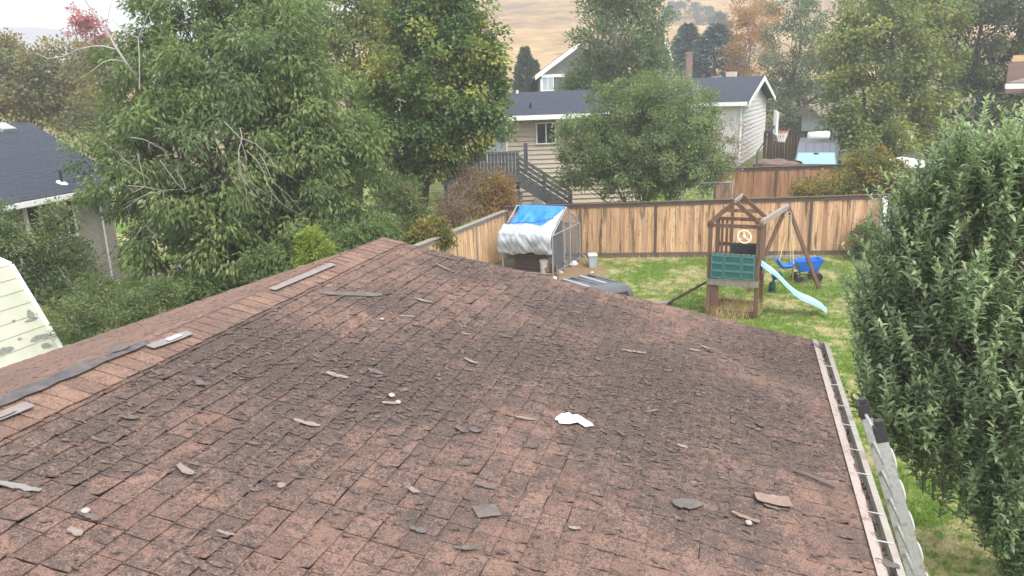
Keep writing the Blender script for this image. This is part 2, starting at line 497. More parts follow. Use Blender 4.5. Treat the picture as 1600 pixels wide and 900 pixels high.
# loose flakes weathered off the shingles
nf = 17000
VS = np.zeros((0, 3))
aa = RNG.uniform(ROOF_NEAR * .9, -.05, nf * 4); bb = RNG.uniform(.1, R_LEN - .05, nf * 4)
Pw = APEX + aa[:, None] * RD + bb[:, None] * RS
wts = np.full(len(Pw), .16)
for x, y, r, s in WORN:
    d = np.linalg.norm(Pw - on_roof(x, y), axis=1); wts = np.maximum(wts, s * np.clip((r - d) / (r * .7), 0, 1))
keep = RNG.uniform(0, 1, len(Pw)) < wts
Pw = Pw[keep][:nf]; n = len(Pw)
ang = RNG.normal(.1, .42, n)
u = np.cos(ang)[:, None] * RS + np.sin(ang)[:, None] * RD; w_ = np.cross(RN, u)
ln = RNG.uniform(.006, .018, n) * np.where(RNG.uniform(0, 1, n) < .14, 2.3, 1); wd = ln * RNG.uniform(.2, .5, n)
h1, h2, h3 = RNG.uniform(.012, .02, n), RNG.uniform(.014, .03, n), RNG.uniform(.012, .024, n)
def qd(su, sw, h): return Pw + u * (su * ln)[:, None] + w_ * (sw * wd)[:, None] + RN * h[:, None]
V = np.stack([qd(-1, -.7, h1), qd(-1, .8, h3), qd(0.1, 1, h2), qd(0, -1, h3), qd(1, .6, h1), qd(.9, -.5, h3)], 1).reshape(-1, 3)
base = (np.arange(n) * 6)[:, None, None]
F = (np.array([[0, 3, 2], [0, 2, 1], [3, 5, 4], [3, 4, 2]])[None] + base).reshape(-1, 3)
M['flake'] = mottled('flake', (.05, .042, .04), (.10, .075, .066), 22, .95, .1, .3, c3=(.19, .14, .115))
np_obj('loose_flakes', V, F, M['flake'], house, kind='stuff')

# gutter with hangers along the right eave
GZ = -.02
def gutp(a, e, z): return np.array([_B[0], _B[1], EAVE_Z]) + RD * a + RE * e + np.array([0, 0, z])
prof = [(.02, -.10), (.02, -.012), (.025, -.012), (.025, -.094), (.085, -.094), (.092, -.045), (.09, .0), (.138, .0), (.138, -.008), (.11, -.010), (.111, -.05), (.095, -.10)]
mb = MB(); mb.prism([gutp(-.02, e, z) for e, z in prof], RD * (ROOF_NEAR + .02)); gut = obj('gutter', mb, M['gutter'], house)
mb = MB(); mb.prism([gutp(-.02, e, z) for e, z in [(.02, -.1), (.095, -.1), (.11, -.05), (.111, -.004), (.02, -.012)]], RD * .012)
obj('end_cap', mb, M['gutter'], gut)
k = 0
for a in np.cumsum(np.r_[-.9, -RNG.uniform(.38, .62, 17)]):
    mb = MB(); mb.beam(gutp(a, -.02, .012), gutp(a - .015, .12, .006), .008, .005); obj('gutter_hanger', mb, M['alu_pale'], gut)
mb = MB()
def dr(u, v):
    return roofp(-.01 + u * (ROOF_NEAR + .02), R_LEN - .055 + v * .075, .024 - (.012 if v > .9 else 0) + .004 * math.sin(u * 190) * v)
mb.grid(dr, 120, 3); obj('drip_edge', mb, M['drip'], house, thick=.004)
n = 420
aa = RNG.uniform(-9, -.1, n); ee = RNG.uniform(.03, .085, n)
Pw = np.array([gutp(a, e, -.088) for a, e in zip(aa, ee)]); sz = RNG.uniform(.008, .028, n)
d1 = RNG.normal(0, 1, (n, 3)); d1 /= np.linalg.norm(d1, axis=1)[:, None]; d2 = np.cross(d1, RNG.normal(0, 1, (n, 3)))
V = np.stack([Pw + d1 * sz[:, None], Pw + d2 * sz[:, None] * .4, Pw - d1 * sz[:, None], Pw - d2 * sz[:, None] * .4], 1).reshape(-1, 3) + np.array([0, 0, .012])
F = (np.array([[0, 1, 2], [0, 2, 3]])[None] + (np.arange(n) * 4)[:, None, None]).reshape(-1, 3)
np_obj('gutter_litter', V, F, M['gutter_in'], gut, kind='stuff')

# ------------------------------------------------------------------ pieces lying on the roof
def flat_piece(name, px0, px1, width, mat, label, cat, curl=.01, taper=.7, thick=.003, lift=.020, left=False, seed=0, group='broken pieces lying on the shingle roof', ragged=.12):
    f, S_, Nn = (on_left, LS, LN) if left else (on_roof, RS, RN)
    A, B = f(*px0, lift), f(*px1, lift)
    if name == 'shingle_fragment': width *= .72; curl *= .7; ragged = .26; A, B = A + (B - A) * .06, B - (B - A) * .06
    d = unit(B - A); ln = np.linalg.norm(B - A); w = unit(np.cross(Nn, d))
    rg = np.random.default_rng(seed * 13 + 5)
    nu, nv = 7, 3
    jl = rg.normal(0, ragged, (nu + 1, 2)); tw = rg.normal(0, .3)
    def fn(u, v):
        i = int(round(u * nu))
        half = width / 2 * (1 - (1 - taper) * abs(2 * u - 1) ** 2)
        s = (2 * v - 1) * half * (1 + jl[i, 0 if v < .5 else 1])
        z = .6 * curl * (4 * (u - .5) ** 2 * (.6 + .4 * tw) + (2 * v - 1) ** 2 * .6)
        return A + d * (u * ln) + w * s + Nn * z
    mb = MB().grid(fn, nu, nv)
    c = (A + B) / 2
    o = obj(name, mb, mat, None, thick=thick, loc=c)
    return tag(o, label, cat, group)
FP = flat_piece
FP('metal_strip', (425, 452), (521, 412), .085, M['grey_strip'], 'long pale grey strip lying along the far ridge', 'metal strip', .002, .97, ragged=.02, lift=.05, seed=1)
FP('metal_strip', (234, 542), (297, 519), .10, M['grey_strip'], 'grey strip with bright white patch at the ridge end of the tar', 'metal strip', .003, .9, lift=.05, seed=2, ragged=.04)
FP('paper_patch', (262, 531), (281, 523), .045, M['white_bit'], 'small white patch stuck on the grey ridge strip', 'patch', .001, .9, lift=.062, seed=3)
FP('metal_strip', (-12, 655), (48, 631), .10, M['grey_strip'], 'grey strip on the ridge with pale square at left edge', 'metal strip', .003, .9, lift=.05, seed=4, ragged=.04)
FP('paper_patch', (-6, 651), (22, 640), .05, M['pale_bit'], 'pale square patch on the leftmost ridge strip', 'patch', .001, .95, lift=.062, seed=5)
FP('tar_strip', (-20, 637), (150, 565), .13, M['tar'], 'wide black tar band along the bare left end of the ridge', 'tar strip', .006, .8, lift=.045, seed=6, ragged=.15)
FP('tar_strip', (140, 571), (232, 534), .085, M['tar'], 'narrow black tar band leading to the grey ridge strip', 'tar strip', .008, .6, lift=.047, seed=7, ragged=.15)
FP('shingle_fragment', (163, 552), (203, 541), .12, M['slate_bit'], 'dark rounded shingle lump standing up on the tar band', 'shingle fragment', .04, .6, lift=.05, seed=8)
FP('shingle_fragment', (493, 457), (604, 461), .17, M['slate_bit'], 'long brown shingle sheet lying below the far ridge strip', 'shingle fragment', .004, .8, seed=9)
DEB = [((646, 466), (676, 474), .06, 'pale_bit', 'pale curled shingle shard right of the long brown sheet', .03), ((622, 493), (650, 495), .035, 'pale_bit', 'thin pale strip below the pale curled shard', .01),
 ((776, 523), (803, 529), .04, 'stick', 'narrow dark curl in the upper middle of the roof', .03), ((724, 560), (748, 570), .05, 'pale_bit', 'grey curled chip left of the narrow dark curl', .03),
 ((508, 581), (545, 592), .075, 'pale_bit', 'pale tan leaf shaped shard on the dark worn patch', .012), ((574, 576), (600, 585), .07, 'slate_bit', 'blue grey flat chip beside the pale leaf shaped shard', .01),
 ((595, 630), (628, 630), .05, 'pale_bit', 'grey shard in the cluster of white scraps', .02), ((456, 655), (502, 667), .07, 'pale_bit', 'pale pointed shard in the left middle of the roof', .015),
 ((710, 667), (733, 679), .07, 'slate_bit', 'thick curled grey chip left of the white scrap', .05), ((733, 671), (750, 676), .06, 'slate_bit', 'dark flat chip touching the thick curled grey chip', .02),
 ((802, 651), (840, 657), .04, 'pale_bit', 'slim pale strip just above left of the white scrap', .02), ((968, 546), (1012, 552), .07, 'tan_bit', 'long tan shard high on the right of the roof', .01),
 ((1077, 546), (1095, 549), .05, 'pale_bit', 'left one of two pale chips near the far edge', .02), ((1094, 540), (1112, 546), .05, 'pale_bit', 'right one of two pale chips near the far edge', .02),
 ((1006, 596), (1020, 604), .05, 'slate_bit', 'small curled chip below the long tan shard', .04), ((962, 675), (983, 684), .055, 'slate_bit', 'dark curled chip right of the white scrap', .045),
 ((1057, 694), (1076, 700), .06, 'pale_bit', 'pale oval chip in the right half of the roof', .01), ((1162, 664), (1182, 668), .05, 'slate_bit', 'flat grey chip left of a small lump near the eave', .01),
 ((1182, 664), (1196, 668), .06, 'slate_bit', 'small grey lump right of the flat grey chip', .05), ((1226, 687), (1256, 693), .04, 'stick', 'dark wavy sliver up from the thin stick', .03),
 ((304, 594), (323, 606), .08, 'slate_bit', 'curled dark shingle corner under the ridge at left', .06), ((186, 652), (221, 653), .06, 'slate_bit', 'grey pointed flap at the left of the roof', .025),
 ((276, 727), (302, 744), .07, 'pale_bit', 'pale grey tilted chip in the lower left', .03), ((291, 722), (318, 728), .035, 'stick', 'dark sliver just above the pale tilted chip', .02),
 ((-10, 753), (68, 768), .07, 'grey_strip', 'long grey strip cut by the left edge of the photo', .015), ((120, 797), (155, 816), .06, 'slate_bit', 'dark curled tab beside the white pebble', .03),
 ((106, 826), (128, 839), .07, 'pale_bit', 'pale broken corner below the dark curled tab', .03), ((336, 829), (368, 837), .03, 'pale_bit', 'thin whitish sliver at the bottom left', .015),
 ((638, 764), (656, 772), .05, 'pale_bit', 'twisted pale chip in the lower middle', .035), ((738, 754), (776, 765), .05, 'slate_bit', 'dark flat flap above the slate square', .02),
 ((640, 824), (668, 832), .06, 'slate_bit', 'small slate flake in the bottom middle', .01), ((707, 857), (750, 857), .05, 'slate_bit', 'grey curled flap near the bottom middle', .035),
 ((887, 824), (908, 826), .04, 'pale_bit', 'small whitish chip below the white scrap', .012), ((1192, 789), (1222, 797), .04, 'slate_bit', 'dark splinter under the pale tan slab', .02),
 ((1266, 536), (1286, 546), .09, 'tar', 'black crumpled chip at the far end of the gutter', .04), ((1365, 874), (1408, 888), .10, 'slate_bit', 'dark flat piece beside the gutter at bottom right', .02),
 ((1140, 800), (1190, 818), .06, 'tan_bit', 'tan curled tab below the pale tan slab', .03), ((1030, 640), (1005, 645), .04, 'slate_bit', 'faint grey chip between two worn patches', .015),
 ((1010, 690), (1022, 695), .03, 'slate_bit', 'tiny chip left of the pale oval chip', .02), ((380, 690), (410, 696), .04, 'slate_bit', 'dark ruffled tab in the left half', .03),
 ((140, 685), (172, 692), .04, 'stick', 'dark lifted tab edge on the left worn patch', .03), ((720, 520), (735, 524), .04, 'pale_bit', 'pale nick near the upper middle', .02),
 ((818, 474), (842, 481), .05, 'slate_bit', 'lifted tab corner near the far edge of the roof', .03), ((655, 392), (720, 408), .05, 'slate_bit', 'long lifted flap near the ridge peak', .02), ((680, 412), (705, 424), .05, 'tan_bit', 'curled tab below the long lifted flap', .03)]
for i, (a, b, w, mt, lab, cu) in enumerate(DEB):
    FP('shingle_fragment', a, b, w, M[mt], lab, 'shingle fragment', cu, .55, seed=20 + i)
FP('shingle_slab', (1180, 776), (1236, 786), .13, M['tan_bit'], 'pale tan slab of shingle lying right of the slate diamond', 'shingle slab', .012, .85, seed=80, lift=.035)
FP('shingle_slab', (1052, 787), (1096, 787), .12, M['slate_bit'], 'dark slate diamond shaped piece in the lower right', 'shingle slab', .008, .45, seed=81, lift=.03)
FP('shingle_slab', (742, 800), (778, 796), .12, M['slate_bit'], 'dark slate square set flat in the lower middle', 'shingle slab', .001, 1.0, seed=82, lift=.026, ragged=.03)
mb = MB(); mb.tube([on_roof(1241, 735, .03), on_roof(1262, 742, .045), on_roof(1306, 761, .03)], [.012, .016, .011], 6)
tag(obj('stick', mb, M['stick'], None), 'thin weathered stick lying near the gutter', 'stick')
# white crumpled scrap
A = on_roof(895, 661)
ux = unit(on_roof(918, 667) - on_roof(874, 660)); uy = np.cross(RN, ux)
out = [(-.16, -.05), (-.14, .03), (-.10, .055), (-.085, .09), (-.04, .085), (.04, .075), (.10, .05), (.155, -.02), (.165, -.065), (.1, -.06), (.03, -.055), (-.04, -.085), (-.12, -.08), (-.14, -.065), (-.10, -.055)]
mb = MB()
V = [A + RN * .06]; n = len(out)
for r in (.55, 1.0):
    for i, (x, y) in enumerate(out):
        V.append(A + ux * x * r + uy * y * r + RN * ((.055 if r < 1 else .03) + .016 * math.sin(i * 2.3 + r * 3)))
F = [(0, 1 + i, 1 + (i + 1) % n) for i in range(n)] + [(1 + i, 1 + n + i, 1 + n + (i + 1) % n, 1 + (i + 1) % n) for i in range(n)]
mb.add(V, F); tag(obj('paper_scrap', mb, M['white_bit'], None, thick=.006), 'bright white torn scrap in the middle of the roof', 'scrap')
for i, (x, y, s, mt, lab) in enumerate([(133, 798, .033, 'pebble', 'white oval pebble beside the dark curled tab'), (527, 800, .03, 'slate_bit', 'small grey stone with pale top in the lower middle'), (597, 498, .03, 'pebble', 'pale pebble near the middle of the upper roof'),
        (1170, 816, .034, 'pebble', 'pale oval pebble below the pale tan slab'), (440, 757, .04, 'tan_bit', 'pinkish flat stone in the lower left middle'), (612, 617, .04, 'pebble', 'upper white bit in the cluster of scraps'), (622, 628, .035, 'pebble', 'lower white bit in the cluster of scraps')]):
    c = on_roof(x, y, .03); rg = np.random.default_rng(i)
    mb = MB()
    k = rg.uniform(.7, 1.3, (6, 8))
    mb.grid(lambda u, v: c + RD * s * math.sin(math.pi * v) * math.cos(2 * math.pi * u) * (.85 + .2 * math.sin(u * 9 + i)) + RS * s * .75 * math.sin(math.pi * v) * math.sin(2 * math.pi * u) + RN * s * .28 * math.cos(math.pi * v), 10, 6)
    tag(obj('pebble', mb, M[mt], None, smooth=True), lab, 'stone')

# ------------------------------------------------------------------ ladder on the gutter
M['alu'] = mottled('alu', (.26, .26, .258), (.37, .37, .365), 14, .55, .4, .2, metal=.2, c3=(.19, .185, .18))
M['black_plastic'] = plain('black_plastic', (.025, .025, .028), .5)
M['ladder_label'] = mottled('ladder_label', (.75, .75, .74), (.8, .8, .79), 30, .5, .4, 0)
M['print_black'] = plain('print_black', (.03, .03, .03), .6)
M['white_tape'] = mottled('white_tape', (.33, .33, .33), (.43, .43, .42), 8, .6, .4, .2)
def rail_top(px, py, e): # point on the vertical plane just outside the gutter
    r = ray(px, py); n = RE; p0 = gutp(0, e, 0)
    return CAM + r * (((p0 - CAM) @ n) / (r @ n))
TN, TF = rail_top(1373, 668, .20), rail_top(1348, 633, .20)
lad = thing('ladder', 'aluminium extension ladder with black capped rails leaning on the gutter', 'ladder', tuple(TN * [1, 1, 0]))
# the foot of the ladder stands out from the wall; its direction is the one seen in the picture
_lr = ray(1437, 892); _q = CAM + _lr * (((TN - CAM) @ RD) / (_lr @ RD))
LDIR = unit(_q - TN); LS_ = unit(np.cross(LDIR, RD)); LS_ = LS_ if LS_ @ RE > 0 else -LS_
LW = RD
for T_, lab in ((TN, 'near'), (TF, 'far')):
    B_ = T_ + LDIR * (T_[2] / -LDIR[2])
    mb = MB()
    hw, dp, th = .026, .043, .006
    c0 = [(-hw, -dp), (hw, -dp), (hw, -dp + th), (-hw + th, -dp + th), (-hw + th, dp - th), (hw, dp - th), (hw, dp), (-hw, dp)]
    mb.prism([T_ + LW * x + LS_ * y for x, y in c0], B_ - T_)
    rail = obj('rail', mb, M['alu'], lad)
    mb = MB(); mb.prism([T_ + LW * x + LS_ * y - LDIR * z for x, y, z in [(-.032, -.05, .02), (.032, -.05, .02), (.032, .05, .02), (-.032, .05, .02)]], LDIR * .15)
    mb.prism([T_ + LW * x + LS_ * y - LDIR * .02 for x, y in [(-.032, -.02), (.032, -.02), (.032, .05), (-.032, .05)]], -LDIR * .05)
    cap_ = obj('end_cap', mb, M['black_plastic'], rail, bevel=.008)
    mb = MB(); mb.lathe(T_ - LS_ * .052 + LDIR * .04, [(.0, -.004), (.014, -.004), (.014, .004), (0, .004)], 10, (LW, LDIR, LS_)); obj('rivet', mb, M['alu'], rail)
    if lab == 'far':
        mb = MB(); mb.box(T_ + LDIR * .27 - LS_ * .0445 , (.04, .2, .002), (LW, LDIR, LS_)); obj('safety_label', mb, M['ladder_label'], rail)
        mb = MB()
        for q in range(5): mb.box(T_ + LDIR * (.20 + q * .035) - LS_ * .0465 + LW * (.002 * (q % 2)), (.022, .012 if q % 2 else .02, .001), (LW, LDIR, LS_))
        obj('label_print', mb, M['print_black'], rail)
    else:
        for k in range(8):                                      # rounded rung plates that stick out past the near rail
            c = T_ + LDIR * (.30 + .30 * k) + LS_ * .043
            mb = MB(); mb.grid(lambda u, v: c + LDIR * .10 * math.cos(math.pi * v) + LS_ * (.018 * math.sin(math.pi * v) * math.cos(math.pi * (u - .5))) - LW * .028 * math.sin(math.pi * v) * math.sin(math.pi * (u - .5)), 6, 8)
            obj('rung_plate', mb, M['white_tape'], lad, smooth=True, thick=.004)
for k in range(9):
    a = TN + LDIR * (.25 + .3 * k); b = TF + LDIR * (.25 + .3 * k + (TN[2] - TF[2]) / LDIR[2] * -1)
    b = TF + LDIR * ((a[2] - TF[2]) / LDIR[2])
    mb = MB(); mb.tube([a, b], .017, 8); obj('rung', mb, M['alu'], lad)

# ------------------------------------------------------------------ fences
FENCE_COLS = [(.50, .30, .17), (.58, .365, .215), (.43, .26, .15), (.62, .405, .245), (.36, .215, .13), (.54, .335, .195)]
M['board'] = wood('board', FENCE_COLS)
M['board_fresh'] = wood('board_fresh', [(.56, .36, .2), (.62, .42, .25), (.5, .31, .17), (.58, .4, .23)], .5)
M['board_red'] = wood('board_red', [(.34, .18, .105), (.40, .215, .125), (.29, .15, .09)], .8)
M['dark_wood'] = wood('dark_wood', [(.10, .073, .058), (.13, .097, .077), (.085, .063, .053)], .4, knots=False)
M['brown_wood'] = wood('brown_wood', [(.15, .088, .06), (.19, .115, .08), (.125, .073, .052)], .7)
M['grey_wood'] = wood('grey_wood', [(.23, .2, .17), (.28, .245, .21)], .5, knots=False)
def fence(label, A, B, zA, zB, mat, bw, name='wooden_fence', post_every=2.4, group=None, kick=True, rail_mat='dark_wood', z0A=0.0, z0B=0.0, seed=3, cap_w=.14):
    A = np.array(A, float); B = np.array(B, float)
    t = thing(name, label, 'fence', (A[0], A[1], min(z0A, z0B)), group)
    d = B - A; ln = np.hypot(*d); d = np.array([d[0] / ln, d[1] / ln, 0]); nrm = np.array([d[1], -d[0], 0])
    if nrm @ (CAM - np.array([A[0], A[1], 0])) < 0: nrm = -nrm
    rg = np.random.default_rng(seed)
    me = []
    for k in range(4):
        mb = MB(); w = bw * .93 * (1 + rg.uniform(-.05, .05))
        xs = [-w / 2, -w / 6, w / 6, w / 2]
        V = []
        for z in (0, .5, 1.0):
            for x in xs: V.append((x, rg.normal(0, .004), z + (rg.normal(0, .004) if z == 1 else 0)))
        V += [(x, y + .018, z) for x, y, z in V]
        F = []
        for j in range(2):
            for i in range(3): a = j * 4 + i; F += [(a, a + 1, a + 5, a + 4), (12 + a + 1, 12 + a, 12 + a + 4, 12 + a + 5)]
        for j in range(2): F += [(j * 4, j * 4 + 4, j * 4 + 16, j * 4 + 12), (j * 4 + 3, j * 4 + 15, j * 4 + 19, j * 4 + 7)]
        F += [(8, 9, 21, 20), (9, 10, 22, 21), (10, 11, 23, 22)]
        m = bpy.data.meshes.new('board'); m.from_pydata(V, [], F); m.materials.append(M[mat]); me.append(m)
    n = int(ln / bw)
    rot = math.atan2(d[1], d[0]) + (0 if nrm @ np.array([d[1], -d[0], 0]) > 0 else math.pi)
    for i in range(n):
        f = (i + .5) / n
        p = A + (B - A) * f
        o = bpy.data.objects.new('board', me[int(rg.integers(4))]); COL.objects.link(o); o.parent = t
        za, z0 = zA + (zB - zA) * f, z0A + (z0B - z0A) * f
        off = nrm * (.009 * (i % 2) + rg.uniform(0, .008))
        o.location = (p[0] + off[0] - A[0], p[1] + off[1] - A[1], z0 + .1 - min(z0A, z0B)); o.rotation_euler = (rg.normal(0, .004), rg.normal(0, .006), rot)
        o.scale = (1, 1, za - z0 - .2 - rg.uniform(0, .02))
    A3 = lambda f, z, o=0.0: np.array([*(A + (B - A) * f), 0]) + np.array([0, 0, z]) + nrm * o
    mb = MB(); mb.beam(A3(-.004, zA - .06, .018), A3(1.004, zB - .06, .018), .03, .13); obj('top_rail', mb, M[rail_mat], t)
    mb = MB(); mb.beam(A3(-.006, zA + .016), A3(1.006, zB + .016), cap_w, .03); obj('cap_board', mb, M[rail_mat], t)
    if kick: mb = MB(); mb.beam(A3(0, z0A + .07, .012), A3(1, z0B + .07, .012), .035, .2); obj('kickboard', mb, M[rail_mat], t)
    for q in range(int(ln / post_every) + 1):
        f = min(1, q * post_every / ln)
        mb = MB(); zt, zb = zA + (zB - zA) * f, z0A + (z0B - z0A) * f
        mb.box(A3(f, (zt - .02 + zb - .1) / 2, .0), (.09, .075, zt - zb + .06), (d, nrm, (0, 0, 1))); obj('post', mb, M[rail_mat], t)
    return t
fA, fB = (-.1, 26.42), (12.44, 25.0)
ztA = at_y(890, 322, 26.17)[2]; ztB = at_y(1375, 305, 25.03)[2]
fence('long cedar fence with dark cap and streaked boards across the back lawn', fA, fB, ztA, ztB + .01, 'board', .155, post_every=2.55, seed=4)
Lz0 = at_z(655, 385, 1.72)
fence('fresh tan side fence running down behind the near roof to the tarp shelter', (-.16, 26.2), (-3.3, 18.6), 1.72, 1.78, 'board_fresh', .145, seed=5, cap_w=.2, rail_mat='grey_wood', kick=False)
s1, s2 = at_y(1118, 268, 31.0), at_y(1262, 264, 30.6)
fence('reddish fence beyond the long cedar fence below the basketball hoop', (s1[0], 31.0), (s2[0] + 4, 30.5), s1[2] + .1, s2[2] + .12, 'board_red', .15, z0A=.3, z0B=.3, seed=6, kick=False)
d1, d2 = at_y(1195, 200, 47), at_y(1300, 200, 46)
fence('dark brown fence in shade behind the hoop and the van', (d1[0], 47.0), (d2[0], 46.0), d1[2] - .2, d2[2] - .2, 'dark_wood', .17, z0A=.6, z0B=.6, seed=7, kick=False)
# white vinyl post and grey panel past the end of the back fence
M['vinyl'] = mottled('vinyl', (.62, .63, .62), (.7, .71, .7), 5, .5, .4, .02)
M['galv'] = mottled('galv', (.26, .275, .285), (.34, .36, .37), 4, .5, .5, .05, metal=.3)
p = at_y(1381, 320, 24.95)
t = thing('panel_fence', 'pale grey panel fence with white post at the right end of the cedar fence', 'fence', (p[0], 24.9, 0))
mb = MB(); mb.box((p[0], 24.9, .95), (.13, .13, 1.9)); mb.lathe((p[0], 24.9, 1.9), [(.1, 0), (.09, .03), (0, .08)], 4); obj('post', mb, M['vinyl'], t)
for k in range(7):
    mb = MB(); mb.box((p[0] + .25 + k * .3, 24.9 - .3 * k * .5 - .1, .88), (.27, .04, 1.72), ((.894, -.447, 0), (.447, .894, 0), (0, 0, 1))); obj('panel', mb, M['galv'], t)
# chain link pole by the round tree
p = at_y(1143, 318, 28.5)
t = thing('link_fence', 'short run of chain link with a pale pole under the round tree', 'fence', (p[0], 28.5, 0))
for x in (p[0], p[0] - 1.9):
    mb = MB(); mb.tube([(x, 28.5, 0), (x, 28.5, 2.2)], .03, 8); obj('pole', mb, M['galv'], t)
mb = MB(); mb.tube([(p[0], 28.5, 2.15), (p[0] - 1.9, 28.5, 2.15)], .02, 6); obj('rail', mb, M['galv'], t)
def link_mesh(o, u, v, lu, lv, step=.055, r=.0016):
    mb = MB(); o = np.array(o, float); u = unit(u); v = unit(v)
    n = int((lu + lv) / step)
    for k in range(n + 1):
        for sgn in (1, -1):
            s0 = k * step
            # diagonal lines x - y = s0 - lv
            c = s0 - lv
            x0, x1 = max(0, c), min(lu, c + lv)
            if x1 - x0 < .01: continue
            y0, y1 = x0 - c, x1 - c
            if sgn < 0: y0, y1 = lv - y0, lv - y1
            mb.tube([o + u * x0 + v * y0, o + u * x1 + v * y1], r, 3, False)
    return mb
obj('link_mesh', link_mesh((p[0] - 1.9, 28.5, .05), (1, 0, 0), (0, 0, 1), 1.9, 2.1), M['galv'], t)

# ------------------------------------------------------------------ dog pen with tarps
FRr = at_z(864, 431, 0); BRr = at_z(903, 407, 0)
dv = unit(BRr - FRr); wv = np.array([-dv[1], dv[0], 0]); wv = wv if wv[0] < 0 else -wv
PD, PW = 2.5, 1.75
EV, RG = 1.28, 0
mid = FRr + dv * PD / 2
RG = at_y(882, 324, mid[1])[2]
pen = thing('dog_pen', 'gabled chain link pen on galvanised poles in the fence corner', 'pen', tuple(FRr))
def pp(u, v, z): return FRr + wv * (u * PW) + dv * (v * PD) + np.array([0, 0, z])
for u, v in ((0, 0), (0, 1), (1, 0), (1, 1)):
    mb = MB(); mb.tube([pp(u, v, 0), pp(u, v, EV)], .026, 8); obj('corner_pole', mb, M['galv'], pen)
for v0 in (.40, .62):
    mb = MB(); mb.tube([pp(0, v0, 0), pp(0, v0, RG - (RG - EV) * abs(v0 - .5) * 2)], .026, 8); obj('gate_pole', mb, M['galv'], pen)
for u in (0, 1):
    for v in (0, 1):
        mb = MB(); mb.tube([pp(u, v, EV), pp(u, .5, RG)], .024, 8); obj('rafter', mb, M['galv'], pen)
mb = MB(); mb.tube([pp(0, .5, RG), pp(1, .5, RG)], .024, 8); obj('ridge_pole', mb, M['galv'], pen)
for v in (0, 1):
    mb = MB(); mb.tube([pp(0, v, EV), pp(1, v, EV)], .024, 8); obj('eave_pole', mb, M['galv'], pen)
    mb = MB(); mb.tube([pp(0, v, .05), pp(1, v, .05)], .02, 8); obj('bottom_pole', mb, M['galv'], pen)
for z in (.05, EV):
    mb = MB(); mb.tube([pp(0, 0, z), pp(0, 1, z)], .02, 8); obj('side_pole', mb, M['galv'], pen)
M['mesh_wire'] = mottled('mesh_wire', (.09, .095, .10), (.13, .135, .14), 5, .6, .3, 0)
obj('link_mesh', link_mesh(pp(0, 0, .05), dv, (0, 0, 1), PD, EV - .05, .045, .0026), M['mesh_wire'], pen)
obj('link_mesh', link_mesh(pp(0, 0, .05), wv, (0, 0, 1), PW, EV - .05, .05), M['mesh_wire'], pen)
obj('link_mesh', link_mesh(pp(1, 0, .05), dv, (0, 0, 1), PD, EV - .05, .06), M['mesh_wire'], pen)
mb = MB()                                   # gable infill of mesh, clipped by the rafters
for k in range(1, 44):
    v = k / 44; h = (RG - EV) * (1 - abs(2 * v - 1))
    mb.tube([pp(0, v, EV), pp(0, v, EV + h)], .0026, 3, False)
for k in range(1, 16):
    z = k / 16; mb.tube([pp(0, z / 2, EV + (RG - EV) * z), pp(0, 1 - z / 2, EV + (RG - EV) * z)], .0026, 3, False)
obj('gable_mesh', mb, M['mesh_wire'], pen)
M['shade_cloth'] = mottled('shade_cloth', (.07, .07, .075), (.10, .10, .105), 6, .9, .1, .1)
mb = MB(); mb.grid(lambda u, v: pp(.0, .02 + .36 * u, .12 + v * (EV - .1 + .5 * (RG - EV) * u)) + wv * (.03 + .02 * math.sin(u * 9 + v * 5)), 10, 8)
obj('side_cloth', mb, M['shade_cloth'], pen, thick=.004)
def tarp(u, v):
    """u along the ridge 0 right .. 1 left, v 0 ridge .. 1 lower hem"""
    k = .62
    if v < k:
        t = v / k
        p = pp(u, .5 - .5 * t - .05 * t, RG + .03 - (RG - EV) * t)
        p = p + np.array([0, 0, -.06 * math.sin(math.pi * t) * math.sin(math.pi * u)])
    else:
        t = (v - k) / (1 - k)
        p = pp(u, -.05 - .03 * math.sin(math.pi * t) + .03 * t, EV + .03 - t * (.62 + .08 * u + .03 * math.sin(u * 11) + .02 * math.sin(u * 27)))
    wr = .03 * math.sin(u * 15 + v * 8 + 2 * math.sin(v * 5)) + .022 * math.sin(u * 33 - v * 14 + 1.5 * math.sin(u * 9)) + .02 * math.sin(v * 26 + u * 9 + 2 * math.sin(u * 12)) + .012 * math.sin(u * 61 + v * 37)
    s = min(1, v * 4)
    bulge = np.array([0, 0, 1]) * .3 - dv
    return p + bulge * wr * s * .9 + wv * .14 * max(0, v - .3) * (2 * u - 1) * (1 if u > .5 else .25)
M['blue_tarp'] = mottled('blue_tarp', (.02, .16, .68), (.035, .23, .8), 3, .45, .4, .15)
M['silver_tarp'] = mottled('silver_tarp', (.30, .33, .37), (.40, .44, .48), 6, .55, .3, .35, c3=(.24, .27, .31))
def vtop(u): return .40 - .34 * max(0, 1 - u / .32) ** 1.3 + .03 * math.sin(u * 8)
mb = MB().grid(lambda u, v: tarp(.02 + u * .90, v * .60) + np.array([0, 0, .002]), 36, 22)
tag(obj('blue_tarp', mb, M['blue_tarp'], None, smooth=True, thick=.006), 'bright blue tarp over the ridge of the fence corner pen', 'tarp')
mb = MB().grid(lambda u, v: tarp(u, vtop(u) + v * (1 - vtop(u))) + np.array([0, 0, .025]) - dv * .03, 44, 34)
tag(obj('silver_tarp', mb, M['silver_tarp'], None, smooth=True, thick=.006), 'crumpled silver tarp hanging over the front of the pen', 'tarp')
M['rope'] = mottled('rope', (.3, .24, .18), (.4, .33, .25), 20, .9, .1, 0)
mb = MB(); mb.tube([tarp(.12, .28) + np.array([0, -.03, .06]), tarp(.5, .36) + np.array([0, -.03, .05]), tarp(.97, .44) + np.array([0, -.03, .06])], .012, 6)
tag(obj('rope', mb, M['print_black'], None, smooth=True), 'dark rope tied slantwise over the blue tarp', 'rope')
